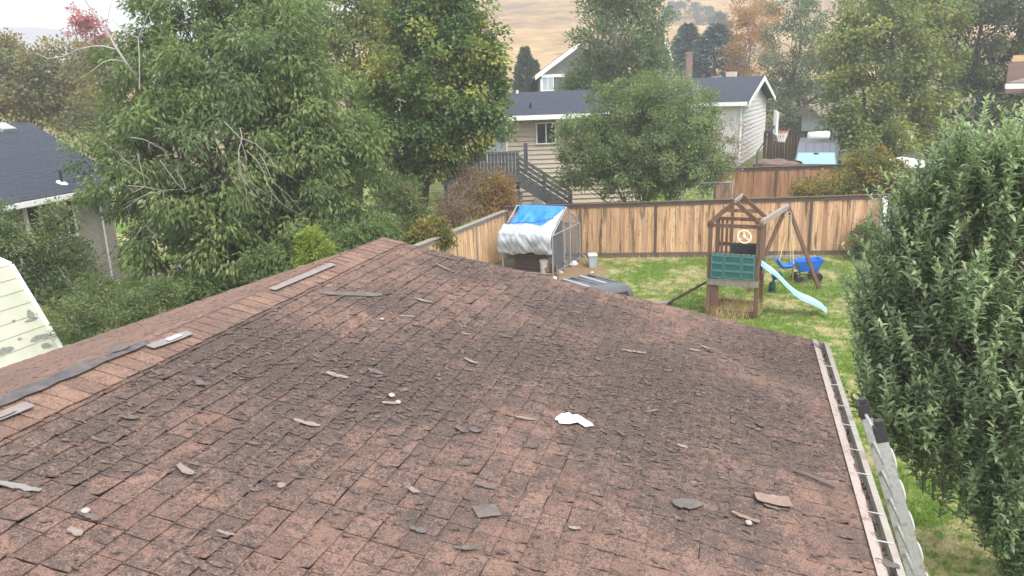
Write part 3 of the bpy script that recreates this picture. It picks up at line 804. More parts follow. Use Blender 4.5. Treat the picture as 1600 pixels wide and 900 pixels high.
# things in and beside the pen
def bucket(name, px, py, h, r, mat, label, cat, lid=None, square=False, dy=0.0):
    c = at_z(px, py, 0); c[1] += dy
    t = thing(name, label, cat, tuple(c))
    n = 4 if square else 18
    rot = math.pi / 4
    ax = ((math.cos(rot), math.sin(rot), 0), (-math.sin(rot), math.cos(rot), 0), (0, 0, 1))
    k = 1.3 if square else 1
    mb = MB(); mb.lathe(c, [(0, 0), (r * .82 * k, 0), (r * k, h * .92), (r * 1.07 * k, h * .92), (r * 1.07 * k, h), (r * .95 * k, h), (r * .78 * k, .03), (0, .03)], n, ax)
    obj('body', mb, mat, t, bevel=.01 if square else 0)
    if lid: mb = MB(); mb.lathe(c + [0, 0, h], [(0, .05), (r * .9 * k, .05), (r * 1.13 * k, .02), (r * 1.13 * k, -.01), (0, -.01)], n, ax); obj('lid', mb, lid, t)
    else:
        mb = MB(); mb.tube([c + np.array([r * 1.05 * math.cos(a), -r * .4 * math.sin(a) - .02, h * .9 - .12 * math.sin(a)]) for a in np.linspace(0, math.pi, 9)], .006, 5); obj('handle', mb, M['galv'], t)
    return t
M['bucket_white'] = plain('bucket_white', (.68, .68, .68), .5)
M['bin_grey'] = plain('bin_grey', (.3, .36, .4), .6)
M['lid_grey'] = plain('lid_grey', (.5, .49, .46), .6)
bucket('bucket', 851, 428, .46, .15, M['bucket_white'], 'white plastic bucket in front of the tarp pen', 'bucket')
bucket('storage_bin', 926, 417, .40, .15, M['bin_grey'], 'blue grey bin with pale lid against the back fence', 'bin', M['lid_grey'], True)
M['crate'] = mottled('crate', (.10, .07, .06), (.16, .11, .09), 5, .8, .2, .2)
M['rust'] = mottled('rust', (.2, .1, .065), (.3, .17, .11), 8, .9, .2, .3)
c = pp(.62, .35, 0)
t = thing('kennel_crate', 'low brown crate in the dark inside of the pen', 'crate', tuple(c))
for k in range(4):
    mb = MB(); mb.box(c + np.array([0, 0, .08 + k * .13]), (1.0, .6, .11), (wv, dv, (0, 0, 1))); obj('slat', mb, M['crate'], t)
mb = MB(); mb.box(c + np.array([0, 0, .60]), (1.06, .66, .03), (wv, dv, (0, 0, 1))); obj('top', mb, M['crate'], t)
def rock(px, py, s, mat, label, cat, name, dz=0, seed=0, z=0.0, sq=.7):
    c = at_z(px, py, z) + np.array([0, 0, s * sq * .7]); rg = np.random.default_rng(seed); ph = rg.uniform(0, 6, 6)
    def fn(u, v):
        a, b = 2 * math.pi * u, math.pi * v
        d = np.array([math.sin(b) * math.cos(a), math.sin(b) * math.sin(a), math.cos(b) * sq])
        k = 1 + .16 * math.sin(3 * d[0] + ph[0]) + .16 * math.sin(4 * d[1] + ph[1]) + .12 * math.sin(5 * d[2] + 3 * d[0] + ph[2])
        return c + d * s * k
    return tag(obj(name, MB().grid(fn, 12, 8), mat, None, smooth=True), label, cat)
M['rock'] = mottled('rock', (.28, .26, .24), (.4, .37, .34), 9, .95, .15, .5)
rock(868, 437, .08, M['white_bit'], 'white stone at the front corner of the pen', 'stone', 'stone', seed=1)
rock(876, 429, .09, M['rock'], 'grey stone between bucket and gate poles', 'stone', 'stone', seed=2)
rock(896, 416, .13, M['white_bit'], 'white lump leaning by the gate of the pen', 'stone', 'stone', seed=3)
rock(925, 427, .05, M['white_bit'], 'small white pebble on the dirt beyond the pen', 'stone', 'stone', seed=4)
rock(836, 414, .16, M['rust'], 'rusty brown pot inside the pen beside the bucket', 'pot', 'pot', seed=5)
rock(858, 428, .17, M['rust'], 'brown bark lump right of the white bucket', 'log', 'log', seed=6, sq=1.2)
for i, (a, b, m_, lab) in enumerate([((862, 420), (872, 438), 'brown_wood', 'curved brown branch leaning beside the white bucket'), ((905, 409), (918, 415), 'grey_wood', 'grey crooked branch beside the storage bin'), ((884, 425), (872, 414), 'grey_wood', 'pale stick on the dirt at the pen gate')]):
    A_, B_ = at_z(*a, .0), at_z(*b, .0)
    mb = MB(); mb.tube([A_ + [0, 0, .3], (A_ + B_) / 2 + np.array([.06, 0, .24]), B_ + [0, 0, .04]], [.03, .04, .025], 7)
    tag(obj('branch', mb, M[m_], None, smooth=True), lab, 'branch')

# ------------------------------------------------------------------ play fort with swing and slide
th = math.radians(25)
FU = np.array([math.cos(th), -math.sin(th), 0]); FV = np.array([math.sin(th), math.cos(th), 0])
F0 = at_z(1106, 491, 0); FWID, FDEP = 1.17, 1.05
def fp(u, v, z): return F0 + FU * (u * FWID) + FV * (v * FDEP) + np.array([0, 0, z])
fort = thing('play_fort', 'weathered wooden play fort with open gable frame and green panel', 'play fort', tuple(F0))
CZ_ = (0, 0, 1)
ZT, ZD, ZR, ZP = 2.33, .95, 1.60, 2.93
def fb(name, a, b, w=.09, h=.09, mat='brown_wood', up=(0, 0, 1), parent=None): return obj(name, MB().beam(a, b, w, h, up), M[mat], parent or fort)
for u, v in ((0, 0), (1, 0), (0, 1), (1, 1)):
    obj('post', MB().box(fp(u, v, ZT / 2 - .06), (.095, .095, ZT), (FU, FV, (0, 0, 1))), M['brown_wood'], fort)
obj('leg_board', MB().box(fp(.13, -.02, ZD / 2 - .06), (.2, .03, ZD - .08), (FU, FV, CZ_)), M['brown_wood'], fort)
for i, u in enumerate((.12, .24)):
    obj('side_board', MB().box(fp(.04 + .02 * i, .25 + i * .28, .45), (.03, .24, .9), (FU, FV, (0, 0, 1))), M['brown_wood'], fort)
obj('side_board', MB().box(fp(.04, .8, .45), (.03, .24, .9), (FU, FV, (0, 0, 1))), M['brown_wood'], fort)
for k in range(4):
    obj('wall_board', MB().box(fp(1.02, .16 + k * .22, 1.62), (.025, .20, 1.35), (FU, FV, (0, 0, 1))), M['brown_wood'], fort)
for v in (0, 1):
    fb('top_plate', fp(-.07, v, ZT), fp(1.07, v, ZT), .06, .09); fb('floor_beam', fp(-.04, v - .06 if v == 0 else v + .06, ZD - .06), fp(1.04, v - .06 if v == 0 else v + .06, ZD - .06), .045, .15, 'grey_wood')
    fb('rafter', fp(-.04, v, ZT + .04), fp(.5, v, ZP), .05, .10); fb('rafter', fp(1.04, v, ZT + .04), fp(.5, v, ZP), .05, .10)
fb('collar_tie', fp(.16, 1, ZT + .22), fp(.84, 1, ZT + .22), .04, .09)
for u in (0, 1): fb('side_plate', fp(u, -.05, ZT + .055), fp(u, 1.05, ZT + .055), .09, .06)
fb('ridge_beam', fp(.5, -.06, ZP + .02), fp(.5, 1.06, ZP + .02), .05, .08, 'grey_wood')
fb('rail', fp(0, -.06, ZR), fp(1, -.06, ZR), .04, .08); fb('rail', fp(0, 1.04, ZR + .05), fp(1, 1.04, ZR + .05), .04, .09)
for u in (.2, .1): fb('baluster', fp(u, 1, ZD), fp(u, 1, ZT), .035, .06, up=(1, 0, 0))
for k in range(6): obj('floor_plank', MB().box(fp(.5, .08 + k * .168, ZD + .03), (FWID, .165, .03), (FU, FV, (0, 0, 1))), M['brown_wood'], fort)
fb('base_rail', fp(0, 0, .09), fp(1, 0, .09), .04, .13); fb('base_rail', fp(0, 1, .09), fp(1, 1, .09), .04, .13); fb('base_rail', fp(1, 0, .09), fp(1, 1, .09), .04, .13)
M['dark_tarp'] = mottled('dark_tarp', (.03, .04, .045), (.05, .06, .065), 5, .8, .2, .2)
obj('back_panel', MB().box(fp(.62, 1.0, 1.38), (.75, .02, .55), (FU, FV, (0, 0, 1))), M['dark_tarp'], fort)
# green panel, three columns of raised frames with a notched top
M['green_panel'] = mottled('green_panel', (.018, .085, .085), (.03, .125, .12), 4, .45, .4, .05)
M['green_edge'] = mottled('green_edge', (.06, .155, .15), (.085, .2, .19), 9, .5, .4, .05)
gz0, gz1 = ZD + .04, ZD + .04 + .62
gp = obj('green_panel', MB().box(fp(.5, -.085, (gz0 + gz1) / 2), (FWID * .93, .03, gz1 - gz0), (FU, FV, (0, 0, 1))), M['green_panel'], fort, bevel=.008)
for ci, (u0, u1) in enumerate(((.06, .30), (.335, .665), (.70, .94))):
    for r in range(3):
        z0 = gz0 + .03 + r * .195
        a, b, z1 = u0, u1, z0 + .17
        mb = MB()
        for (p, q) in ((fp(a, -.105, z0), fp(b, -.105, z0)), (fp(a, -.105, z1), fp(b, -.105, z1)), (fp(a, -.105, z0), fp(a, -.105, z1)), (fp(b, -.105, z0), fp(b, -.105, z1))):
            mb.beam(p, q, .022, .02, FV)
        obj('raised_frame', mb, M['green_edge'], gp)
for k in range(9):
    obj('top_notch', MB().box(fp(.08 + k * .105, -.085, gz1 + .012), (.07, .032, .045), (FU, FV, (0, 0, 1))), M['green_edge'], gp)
# steering wheel on the rail
M['cream'] = plain('cream', (.66, .58, .42), .5)
M['cream2'] = M['cream']
wc = at_y(1163, 370, fp(.7, -.1, 0)[1]); wr = .155
fx, fz = FU, unit(np.array([0, .25, 1.0]))
mb = MB(); R_, r_ = wr, .021
for i in range(20):
    pass
def torus(c, ax, ay, R, r, nu=24, nv=8):
    az = np.cross(ax, ay)
    return MB().grid(lambda u, v: c + (ax * math.cos(2 * math.pi * u) + ay * math.sin(2 * math.pi * u)) * (R + r * math.cos(2 * math.pi * v)) + az * r * math.sin(2 * math.pi * v), nu, nv)
sw = thing('steering_wheel', 'cream toy steering wheel with three spokes on the fort rail', 'steering wheel', tuple(wc))
obj('rim', torus(wc, fx, fz, wr, .02), M['cream'], sw, smooth=True)
for a in (90, 215, 325):
    e = wc + fx * wr * math.cos(math.radians(a)) + fz * wr * math.sin(math.radians(a))
    obj('spoke', MB().beam(wc, e, .035, .02, FV), M['cream'], sw)
obj('hub', MB().lathe(wc, [(0, -.03), (.04, -.03), (.045, .0), (.03, .04), (0, .05)], 12, (fx, fz, -FV)), M['cream'], sw, smooth=True)
obj('axle', MB().tube([wc, wc + FV * .12], .012, 6), M['brown_wood'], sw)
# A-frame swing
ap = at_y(1231, 327, 21.0); lr, ll = at_z(1280, 451, 0), at_z(1170, 455, 0)
swing = thing('swing_frame', 'brown timber swing frame reaching out from the fort top', 'swing frame', tuple(lr))
fb('cross_beam', fp(1.0, .45, ZT + .03), ap + np.array([.03, .1, .06]), .09, .13, 'grey_wood', parent=swing)
fb('leg', lr, ap + np.array([.02, 0, .05]), .08, .09, parent=swing); fb('leg', ll, ap + np.array([-.04, .05, .02]), .08, .09, parent=swing)
fb('leg_brace', lr + (ap - lr) * .42, ll + (ap - ll) * .42, .05, .07, 'grey_wood', parent=swing)
obj('swing_ring', torus(ap + np.array([-.12, -.25, -.1]), np.array([1., 0, 0]), np.array([0, 0, 1.]), .05, .012, 12, 6), M['galv'], swing)
obj('swing_ring', torus(ap + np.array([.0, -.15, -.1]), np.array([1., 0, 0]), np.array([0, 0, 1.]), .05, .012, 12, 6), M['galv'], swing)
M['blue_plastic'] = plain('blue_plastic', (.015, .13, .52), .35)
M['yellow_rope'] = plain('yellow_rope', (.5, .4, .22), .8)
ss = at_y(1226, 414, 20.6)
seat = thing('bucket_swing', 'blue toddler bucket swing hanging on pale ropes', 'swing', tuple(ss))
def seatfn(u, v):
    x = -.24 + .48 * u
    zz = .23 * max(0, (.35 - u) / .35) ** 1.5 + .10 * max(0, (u - .75) / .25) ** 2
    y = -.15 + .3 * v
    return ss + np.array([x, y * (1 - .2 * abs(2 * u - 1)), -.08 + zz + .09 * (2 * v - 1) ** 4])
obj('seat_shell', MB().grid(seatfn, 14, 8), M['blue_plastic'], seat, smooth=True, thick=.03)
for dx, tz, ex in ((-.2, .14, -.10), (.2, .05, .02)):
    for dy in (-.12, .12):
        a = ss + np.array([dx, dy, tz]); m_ = ap + np.array([ex, -.2, -.75]); b = ap + np.array([ex, -.2, -.12])
        obj('rope', MB().tube([a, m_, b] if dx < 0 else [a, b], .012, 6), M['yellow_rope'], seat)
obj('rope_tail', MB().tube([ss + np.array([.19, -.14, .0]), ss + np.array([.18, -.15, -.42])], .022, 6), M['rust'], seat)
# blue wheelbarrow cart
wb = at_z(1256, 439, 0)
cart = thing('wheelbarrow', 'blue tub garden cart with black frame behind the swing', 'wheelbarrow', tuple(wb))
cz = .42
cart.scale = (.76, .76, .76)
def tub(z0, k0, z1, k1, inner=False):
    V = []
    for z, k in ((z0, k0), (z1, k1)):
        V += [wb + np.array([sx * (.42 if sx < 0 else .60) * k + .03, sy * .32 * k, z + (.06 * (sx > 0)) * (z == z1)]) for sx, sy in ((-1, -1), (1, -1), (1, 1), (-1, 1))]
    return V
Vt = tub(cz, .68, cz + .42, 1.0) + tub(cz + .03, .64, cz + .42, .93)
mb = MB(); mb.add(Vt, [(3, 2, 1, 0), (0, 1, 5, 4), (1, 2, 6, 5), (2, 3, 7, 6), (3, 0, 4, 7), (8, 9, 10, 11), (9, 8, 12, 13), (10, 9, 13, 14), (11, 10, 14, 15), (8, 11, 15, 12), (4, 5, 13, 12), (5, 6, 14, 13), (6, 7, 15, 14), (7, 4, 12, 15)])
obj('tub', mb, M['blue_plastic'], cart, bevel=.03)
for dx, dy, r in ((-.28, -.28, .14), (-.28, .28, .14), (.42, -.28, .19), (.42, .28, .19)):
    w = obj('wheel', torus(wb + np.array([dx, dy, r]), np.array([1., 0, 0]), np.array([0, 0, 1.]), r - .04, .045, 16, 8), M['black_plastic'], cart, smooth=True)
    obj('rim', MB().lathe(wb + np.array([dx, dy, r]), [(0, -.03), (r - .06, -.02), (r - .06, .02), (0, .03)], 12, ((1, 0, 0), (0, 0, 1), (0, -1, 0))), M['black_plastic'], w)
for dy in (-.2, .2): obj('frame_bar', MB().tube([wb + np.array([-.4, dy, .3]), wb + np.array([.5, dy, .36])], .022, 6), M['black_plastic'], cart)
for dx in (-.28, .1, .42): obj('frame_leg', MB().tube([wb + np.array([dx, -.25, .12]), wb + np.array([dx + .05, -.15, cz + .02])], .025, 6), M['black_plastic'], cart)
obj('handle', MB().tube([wb + np.array([-.4, 0, .3]), wb + np.array([-.85, .1, .55]), wb + np.array([-1.1, .15, .62])], .018, 6), M['grey_wood'], cart)
# slide
M['slide_blue'] = mottled('slide_blue', (.33, .55, .66), (.42, .64, .73), 3, .35, .45, .03)
s0, s1 = fp(1.02, .42, ZD + .05), at_z(1288, 490, .04)
s0 = at_y(1189, 419, fp(1.0, .3, 0)[1])
sdir = s1 - s0; sdir[2] = 0; sl_ = np.linalg.norm(sdir); sdir = sdir / sl_; sside = np.array([-sdir[1], sdir[0], 0])
slide = thing('slide', 'pale blue wavy plastic slide running from the fort to the grass', 'slide', tuple(s1))
def slz(t): return s0[2] * (1 - t) ** 1.0 * 1.0 + .075 * math.sin(t * math.pi * 2.6 + .2) * (1 - .2 * t) + .05 * t + (.05 * max(0, .1 - t) / .1)
prof = [(-.21, .0), (-.21, .10), (-.175, .10), (-.16, .015), (-.06, .005), (0, .012), (.06, .005), (.16, .015), (.175, .10), (.21, .10), (.21, .0)]
mb = MB(); nS = 28
V = [s0 * [1, 1, 0] + sdir * sl_ * (i / nS) + sside * x + np.array([0, 0, max(.09, slz(i / nS)) + z]) for i in range(nS + 1) for x, z in prof]
k = len(prof)
mb.add(V, [(i * k + j, i * k + j + 1, (i + 1) * k + j + 1, (i + 1) * k + j) for i in range(nS) for j in range(k - 1)] + [(i * k, (i + 1) * k, (i + 1) * k + k - 1, i * k + k - 1) for i in range(nS)] + [tuple(range(k)), tuple(nS * k + k - 1 - j for j in range(k))])
obj('chute', mb, M['slide_blue'], slide, smooth=False)
for x in (-.19, .19):
    obj('side_lip', MB().tube([s0 * [1, 1, 0] + sdir * sl_ * (i / nS) + sside * x + np.array([0, 0, max(.09, slz(i / nS)) + .10]) for i in range(nS + 1)], .022, 6), M['slide_blue'], slide, smooth=True)
# dark green spiral tube end behind the slide
gc = at_z(1206, 456, 0)
M['green_plastic'] = plain('green_plastic', (.012, .09, .07), .4)
gt = thing('green_tube', 'dark green plastic bent tube standing behind the slide top', 'toy', tuple(gc))
obj('tube', MB().tube([gc, gc + np.array([0, 0, .25]), gc + np.array([.06, .05, .42]), gc + np.array([.25, .1, .5])], .10, 12), M['green_plastic'], gt, smooth=True)
obj('collar', MB().lathe(gc, [(.1, 0), (.125, 0), (.125, .05), (.1, .05)], 14), M['green_plastic'], gt)
# ramp plank on the left
ra, rb_ = fp(-.03, .15, ZD - .1), at_z(1044, 474, .03)
rmp = thing('climbing_plank', 'dark climbing plank sloping from the fort down to the left', 'plank', tuple(rb_))
fb('plank', ra, rb_, .16, .05, 'dark_wood', parent=rmp)
for k in range(4): fb('cleat', rb_ + (ra - rb_) * (.15 + k * .2) + np.array([-.05, -.09, .045]), rb_ + (ra - rb_) * (.15 + k * .2) + np.array([.02, .10, .045]), .03, .03, 'dark_wood', parent=rmp)
fb('foot_board', rb_ + np.array([-.45, -.15, .02]), rb_ + np.array([.1, .05, .03]), .14, .06, 'grey_wood', parent=rmp)
# pale blue toy seen through the front tree
M['pale_toy'] = mottled('pale_toy', (.45, .58, .64), (.56, .68, .73), 4, .4, .4, .05)
tb = at_z(1362, 473, 0)
ty = thing('toy_car', 'pale blue plastic ride on toy half hidden behind the front tree', 'toy', tuple(tb))
mb = MB(); mb.prism([tb + np.array([x, -.18, z]) for x, z in [(-.35, .12), (.35, .12), (.38, .3), (.15, .34), (.08, .58), (-.2, .6), (-.34, .36)]], (0, .36, 0)); obj('body', mb, M['pale_toy'], ty, bevel=.04)
for dx in (-.22, .24):
    for dy in (-.2, .2): obj('wheel', torus(tb + np.array([dx, dy, .1]), np.array([1., 0, 0]), np.array([0, 0, 1.]), .07, .035, 12, 6), M['black_plastic'], ty, smooth=True)

# ------------------------------------------------------------------ parked vehicle behind the roof
M['car_dark'] = plain('car_dark', (.035, .038, .042), .3, .0, .5)
M['car_roof'] = mottled('car_roof', (.045, .05, .058), (.075, .08, .09), 4, .4, .5, .05)
M['glass_dark'] = plain('glass_dark', (.012, .014, .016), .08, 0, .6)
ER = at_z(983, 441, 1.76); CW = unit(np.array([-.83, -.55, 0])); CL = np.array([CW[1], -CW[0], 0]); CL = CL if CL[1] > 0 else -CL
CZ = np.array([0, 0, 1.0])
car = thing('parked_car', 'dark boxy car with ribbed grey roof mostly hidden behind the nearest roof', 'car', tuple(ER * [1, 1, 0]))
def cp(w, l, z): return ER * [1, 1, 0] + CW * w + CL * l + CZ * z
WID, LEN = 1.62, 1.15
mb = MB()                                                        # hard top, rounded edges
prof = [(-.16, 1.02), (-.10, 1.30), (-.04, 1.58), (.02, 1.69), (.10, 1.745), (.25, 1.765), (WID / 2, 1.78), (WID - .25, 1.765), (WID - .10, 1.745), (WID - .02, 1.69), (WID + .04, 1.58), (WID + .10, 1.30), (WID + .16, 1.02)]
ls = [-.17, -.10, -.05, .03, .2, .7, LEN]
V = []
for i, l in enumerate(ls):
    kz = [-.72, -.2, -.06, -.012, 0, 0, -.03][i]
    for w, z in prof: V.append(cp(w if 0 < i else w, l, 1.02 + (z - 1.02) * (1 + kz / .76)))
k = len(prof)
mb.add(V, [(i * k + j, (i + 1) * k + j, (i + 1) * k + j + 1, i * k + j + 1) for i in range(len(ls) - 1) for j in range(k - 1)])
obj('hard_top', mb, M['car_roof'], car, smooth=True, thick=.01)
for j in range(6):
    w = .22 + j * (WID - .44) / 5
    obj('roof_rib', MB().beam(cp(w, .22, 1.772 + (.008 if 1 < j < 4 else 0)), cp(w, LEN - .08, 1.772 + (.008 if 1 < j < 4 else 0)), .07, .03), M['galv'] if j % 2 else M['car_roof'], car, bevel=.008)
obj('rear_window', MB().prism([cp(.14, -.112, 1.62), cp(WID - .14, -.112, 1.62), cp(WID - .08, -.205, 1.06), cp(.08, -.205, 1.06)], -CL * .012), M['glass_dark'], car)
for w in (.0, WID):
    obj('side_window', MB().prism([cp(w - .05 if w == 0 else w + .05, .2, 1.55), cp(w - .05 if w == 0 else w + .05, 1.3, 1.55), cp(w - .145 if w == 0 else w + .145, 1.3, 1.1), cp(w - .145 if w == 0 else w + .145, .1, 1.1)], CW * (-.012 if w == 0 else .012)), M['glass_dark'], car)
mb = MB(); mb.prism([cp(-.17, l, z) for l, z in [(-.25, .45), (-.26, 1.0), (-.2, 1.04), (4.0, 1.04), (4.1, .95), (4.1, .45)]], CW * (WID + .34)); obj('body', mb, M['car_dark'], car, bevel=.05)
mb = MB(); mb.prism([cp(.1, LEN - .1, 1.74), cp(WID - .1, LEN - .1, 1.74), cp(WID, LEN + .5, 1.04), cp(0, LEN + .5, 1.04)], CL * .02); obj('windscreen', mb, M['glass_dark'], car)
for w in (-.12, WID + .12):
    for l in (.45, 3.3): obj('wheel', MB().lathe(cp(w, l, .37), [(0, -.1), (.3, -.12), (.37, -.08), (.37, .08), (.3, .12), (0, .1)], 18, (CL, CZ, np.cross(CL, CZ))), M['black_plastic'], car, smooth=False)

# ------------------------------------------------------------------ neighbouring houses
def slate_mat(name, c1, c2):
    m, nt, b = newmat(name)
    p = pos(nt, (1, 1, 1))
    w = N(nt, 'ShaderNodeTexWave', wave_type='BANDS', bands_direction='Z'); w.inputs['Scale'].default_value = 4.2; w.inputs['Distortion'].default_value = .6; w.inputs['Detail'].default_value = 2
    L(nt, p, w.inputs['Vector'])
    n1 = noise(nt, p, 7, 4, .6)
    c = ramp(nt, n1, [(.3, c1), (.7, c2)])
    c = mixc(nt, maprange(nt, w.outputs['Fac'], 0, .25, .35, 0), c, tuple(x * .55 for x in c1))
    L(nt, c, b.inputs['Base Color']); b.inputs['Roughness'].default_value = 1; b.inputs['Specular IOR Level'].default_value = .03
    bump(nt, b, math_(nt, 'ADD', w.outputs['Fac'], n1), .5, .02)
    return m
M['slate'] = slate_mat('slate', (.040, .047, .061), (.062, .07, .086))
M['brown_roof'] = slate_mat('brown_roof', (.16, .13, .115), (.24, .2, .18))
def brick_mat(name, c1, c2, mortar, scale, mapping='xz'):
    m, nt, b = newmat(name)
    g = N(nt, 'ShaderNodeNewGeometry')
    sx = N(nt, 'ShaderNodeSeparateXYZ'); L(nt, g.outputs['Position'], sx.inputs[0])
    cx = N(nt, 'ShaderNodeCombineXYZ'); L(nt, math_(nt, 'ADD', sx.outputs[0], sx.outputs[1]), cx.inputs[0]); L(nt, sx.outputs[2], cx.inputs[1])
    t = N(nt, 'ShaderNodeTexBrick'); L(nt, cx.outputs[0], t.inputs['Vector'])
    t.inputs['Color1'].default_value = rgb(c1); t.inputs['Color2'].default_value = rgb(c2); t.inputs['Mortar'].default_value = rgb(mortar)
    t.inputs['Scale'].default_value = scale; t.inputs['Mortar Size'].default_value = .025; t.inputs['Brick Width'].default_value = .5; t.inputs['Row Height'].default_value = .19
    c = mixc(nt, maprange(nt, noise(nt, g.outputs['Position'], 3, 4), .3, .7, 0, .3), t.outputs['Color'], mortar)
    L(nt, c, b.inputs['Base Color']); b.inputs['Roughness'].default_value = .9
    bump(nt, b, t.outputs['Fac'], -.6, .02)
    return m
M['pale_brick'] = brick_mat('pale_brick', (.46, .41, .36), (.38, .33, .29), (.28, .26, .24), 2.3)
M['chimney_brick'] = brick_mat('chimney_brick', (.27, .15, .12), (.2, .115, .095), (.24, .2, .18), 2.3)
M['beige_siding'] = mottled('beige_siding', (.49, .425, .33), (.55, .48, .38), 3, .7, .3, .03)
M['white_siding'] = mottled('white_siding', (.56, .56, .545), (.62, .62, .60), 3, .6, .3, .02)
M['dark_siding'] = mottled('dark_siding', (.10, .105, .095), (.135, .14, .125), 3, .8, .2, .05)
M['window_glass'] = plain('window_glass', (.03, .035, .04), .08, 0, .6)
M['blind'] = mottled('blind', (.3, .36, .38), (.38, .43, .44), 4, .6, .3, 0)

def siding(parent, O, U, width_fn, z0, z1, Nrm, mat, step=.2, name='siding_board'):
    """lapped boards; width_fn(z) -> (u0,u1)"""
    z = z0; U = np.asarray(U, float)
    while z < z1 - .02:
        zt = min(z + step, z1); u0, u1 = width_fn(zt + .02)
        if u1 - u0 > .1:
            a, b = O + U * u0, O + U * u1
            mb = MB(); mb.prism([a + Nrm * .06 + CZ * z, a + Nrm * .004 + CZ * (zt + .015), a + CZ * (zt + .015), a + CZ * z], b - a)
            obj(name, mb, mat, parent)
        z += step
def window(parent, c, U, w, h, Nrm, glass, frame, mull=1, name='window'):
    U = np.asarray(U, float)
    f = obj(name, MB().box(c - CZ * (h / 2 + .03) + Nrm * .07, (w + .16, .1, .06), (U, Nrm, CZ)).box(c + CZ * (h / 2 + .03) + Nrm * .07, (w + .16, .1, .06), (U, Nrm, CZ)).box(c - U * (w / 2 + .03) + Nrm * .07, (.06, .1, h + .001), (U, Nrm, CZ)).box(c + U * (w / 2 + .03) + Nrm * .07, (.06, .1, h + .001), (U, Nrm, CZ)), frame, parent)
    obj('pane', MB().box(c + Nrm * .07, (w, .03, h), (U, Nrm, CZ)), glass, f)
    for k in range(mull): obj('mullion', MB().box(c + U * (w * ((k + 1) / (mull + 1) - .5)) + Nrm * .095, (.05, .04, h - .01), (U, Nrm, CZ)), frame, f)
    return f
def down(a, n): return a

# left house: dark hip roof over pale brick
EZ = 3.2
e0 = at_z(0, 322, EZ); e1 = at_z(120, 300, EZ)
HU = unit((e1 - e0) * [1, 1, 0]); HN = np.array([HU[1], -HU[0], 0]); HN = HN if HN[0] > 0 else -HN
e_far = at_z(200, 285, EZ); e_far = e0 + HU * ((e_far - e0) @ HU); e_near = e0 - HU * 9
SL = .46
pn = unit(HN * SL + CZ)                                       # roof plane normal
r_ = ray(45, 192); PK = CAM + r_ * (((e0 - CAM) @ pn) / (r_ @ pn))
lh = thing('brick_house', 'pale brick house with dark blue grey hip roof at the left', 'house', tuple(e_far * [1, 1, 0]))
run = (e0 - PK) @ HN
back = lambda p: p - HN * 2 * run
PKn = PK - HU * 14
mb = MB(); mb.add([e_near, e_far, PK, PKn], [(0, 1, 2, 3)]); mb.add([e_far, back(e_far), PK], [(0, 1, 2)]); mb.add([back(e_far), back(e_near), PKn, PK], [(0, 1, 2, 3)])
obj('roof', mb, M['slate'], lh, thick=.06)
mb = MB(); mb.beam(e_near - CZ * .08 + HN * .02, e_far - CZ * .08 + HN * .02, .10, .15); obj('gutter', mb, M['white_paint'], lh)
mb = MB(); mb.beam(e_far - CZ * .08 + HU * .02, back(e_far) - CZ * .08 + HU * .02, .10, .15); obj('gutter', mb, M['white_paint'], lh)
wi = .45
c1, c0 = e_far - HN * wi - HU * wi, e_near - HN * wi
mb = MB(); mb.prism([c0 * [1, 1, 0] - CZ * .3, c1 * [1, 1, 0] - CZ * .3, (back(c1) + HN * 2 * wi) * [1, 1, 0] - CZ * .3, (back(c0)) * [1, 1, 0] - CZ * .3], CZ * (EZ + .2)); obj('wall', mb, M['pale_brick'], lh)
mb = MB(); mb.box((e_near + e_far) / 2 - HN * wi / 2 - CZ * .18, (np.linalg.norm(e_far - e_near), wi, .03), (HU, HN, CZ)); obj('soffit', mb, M['white_paint'], lh)
def wallpt(px, py): # on the wall plane
    r = ray(px, py); return CAM + r * (((c0 - CAM) @ HN) / (r @ HN))
window(lh, wallpt(99, 335), HU, .55, 1.3, HN, M['window_glass'], M['white_paint'])
window(lh, wallpt(60, 345), HU, .9, 1.2, HN, M['window_glass'], M['white_paint'])
dp = wallpt(14, 335)
mb = MB(); mb.tube([dp * [1, 1, 0] + CZ * EZ * .95 + HN * .1, dp * [1, 1, 0] + CZ * .1 + HN * .1], .03, 8); obj('downspout', mb, M['white_paint'], lh)
dp = wallpt(152, 320)
mb = MB(); mb.tube([dp * [1, 1, 0] + CZ * EZ * .95 + HN * .1, dp * [1, 1, 0] + CZ * .1 + HN * .1], .03, 8); obj('downspout', mb, M['white_paint'], lh)
def roofL(px, py):
    r = ray(px, py); return CAM + r * (((e0 - CAM) @ pn) / (r @ pn))
v_ = roofL(97, 287)
vp = obj('vent_pipe', MB().tube([v_ - CZ * .05, v_ + CZ * .42], .045, 10), M['black_plastic'], lh)
obj('flashing', MB().lathe(v_ + CZ * .02, [(.24, -.02), (.08, .05), (.05, .05)], 10, (HU, np.cross(pn, HU), pn)), M['white_paint'], vp)
v_ = roofL(5, 203)
obj('roof_vent', MB().box(v_ + pn * .08, (.55, .5, .16), (HU, np.cross(pn, HU), pn)), M['galv'], lh, bevel=.03)

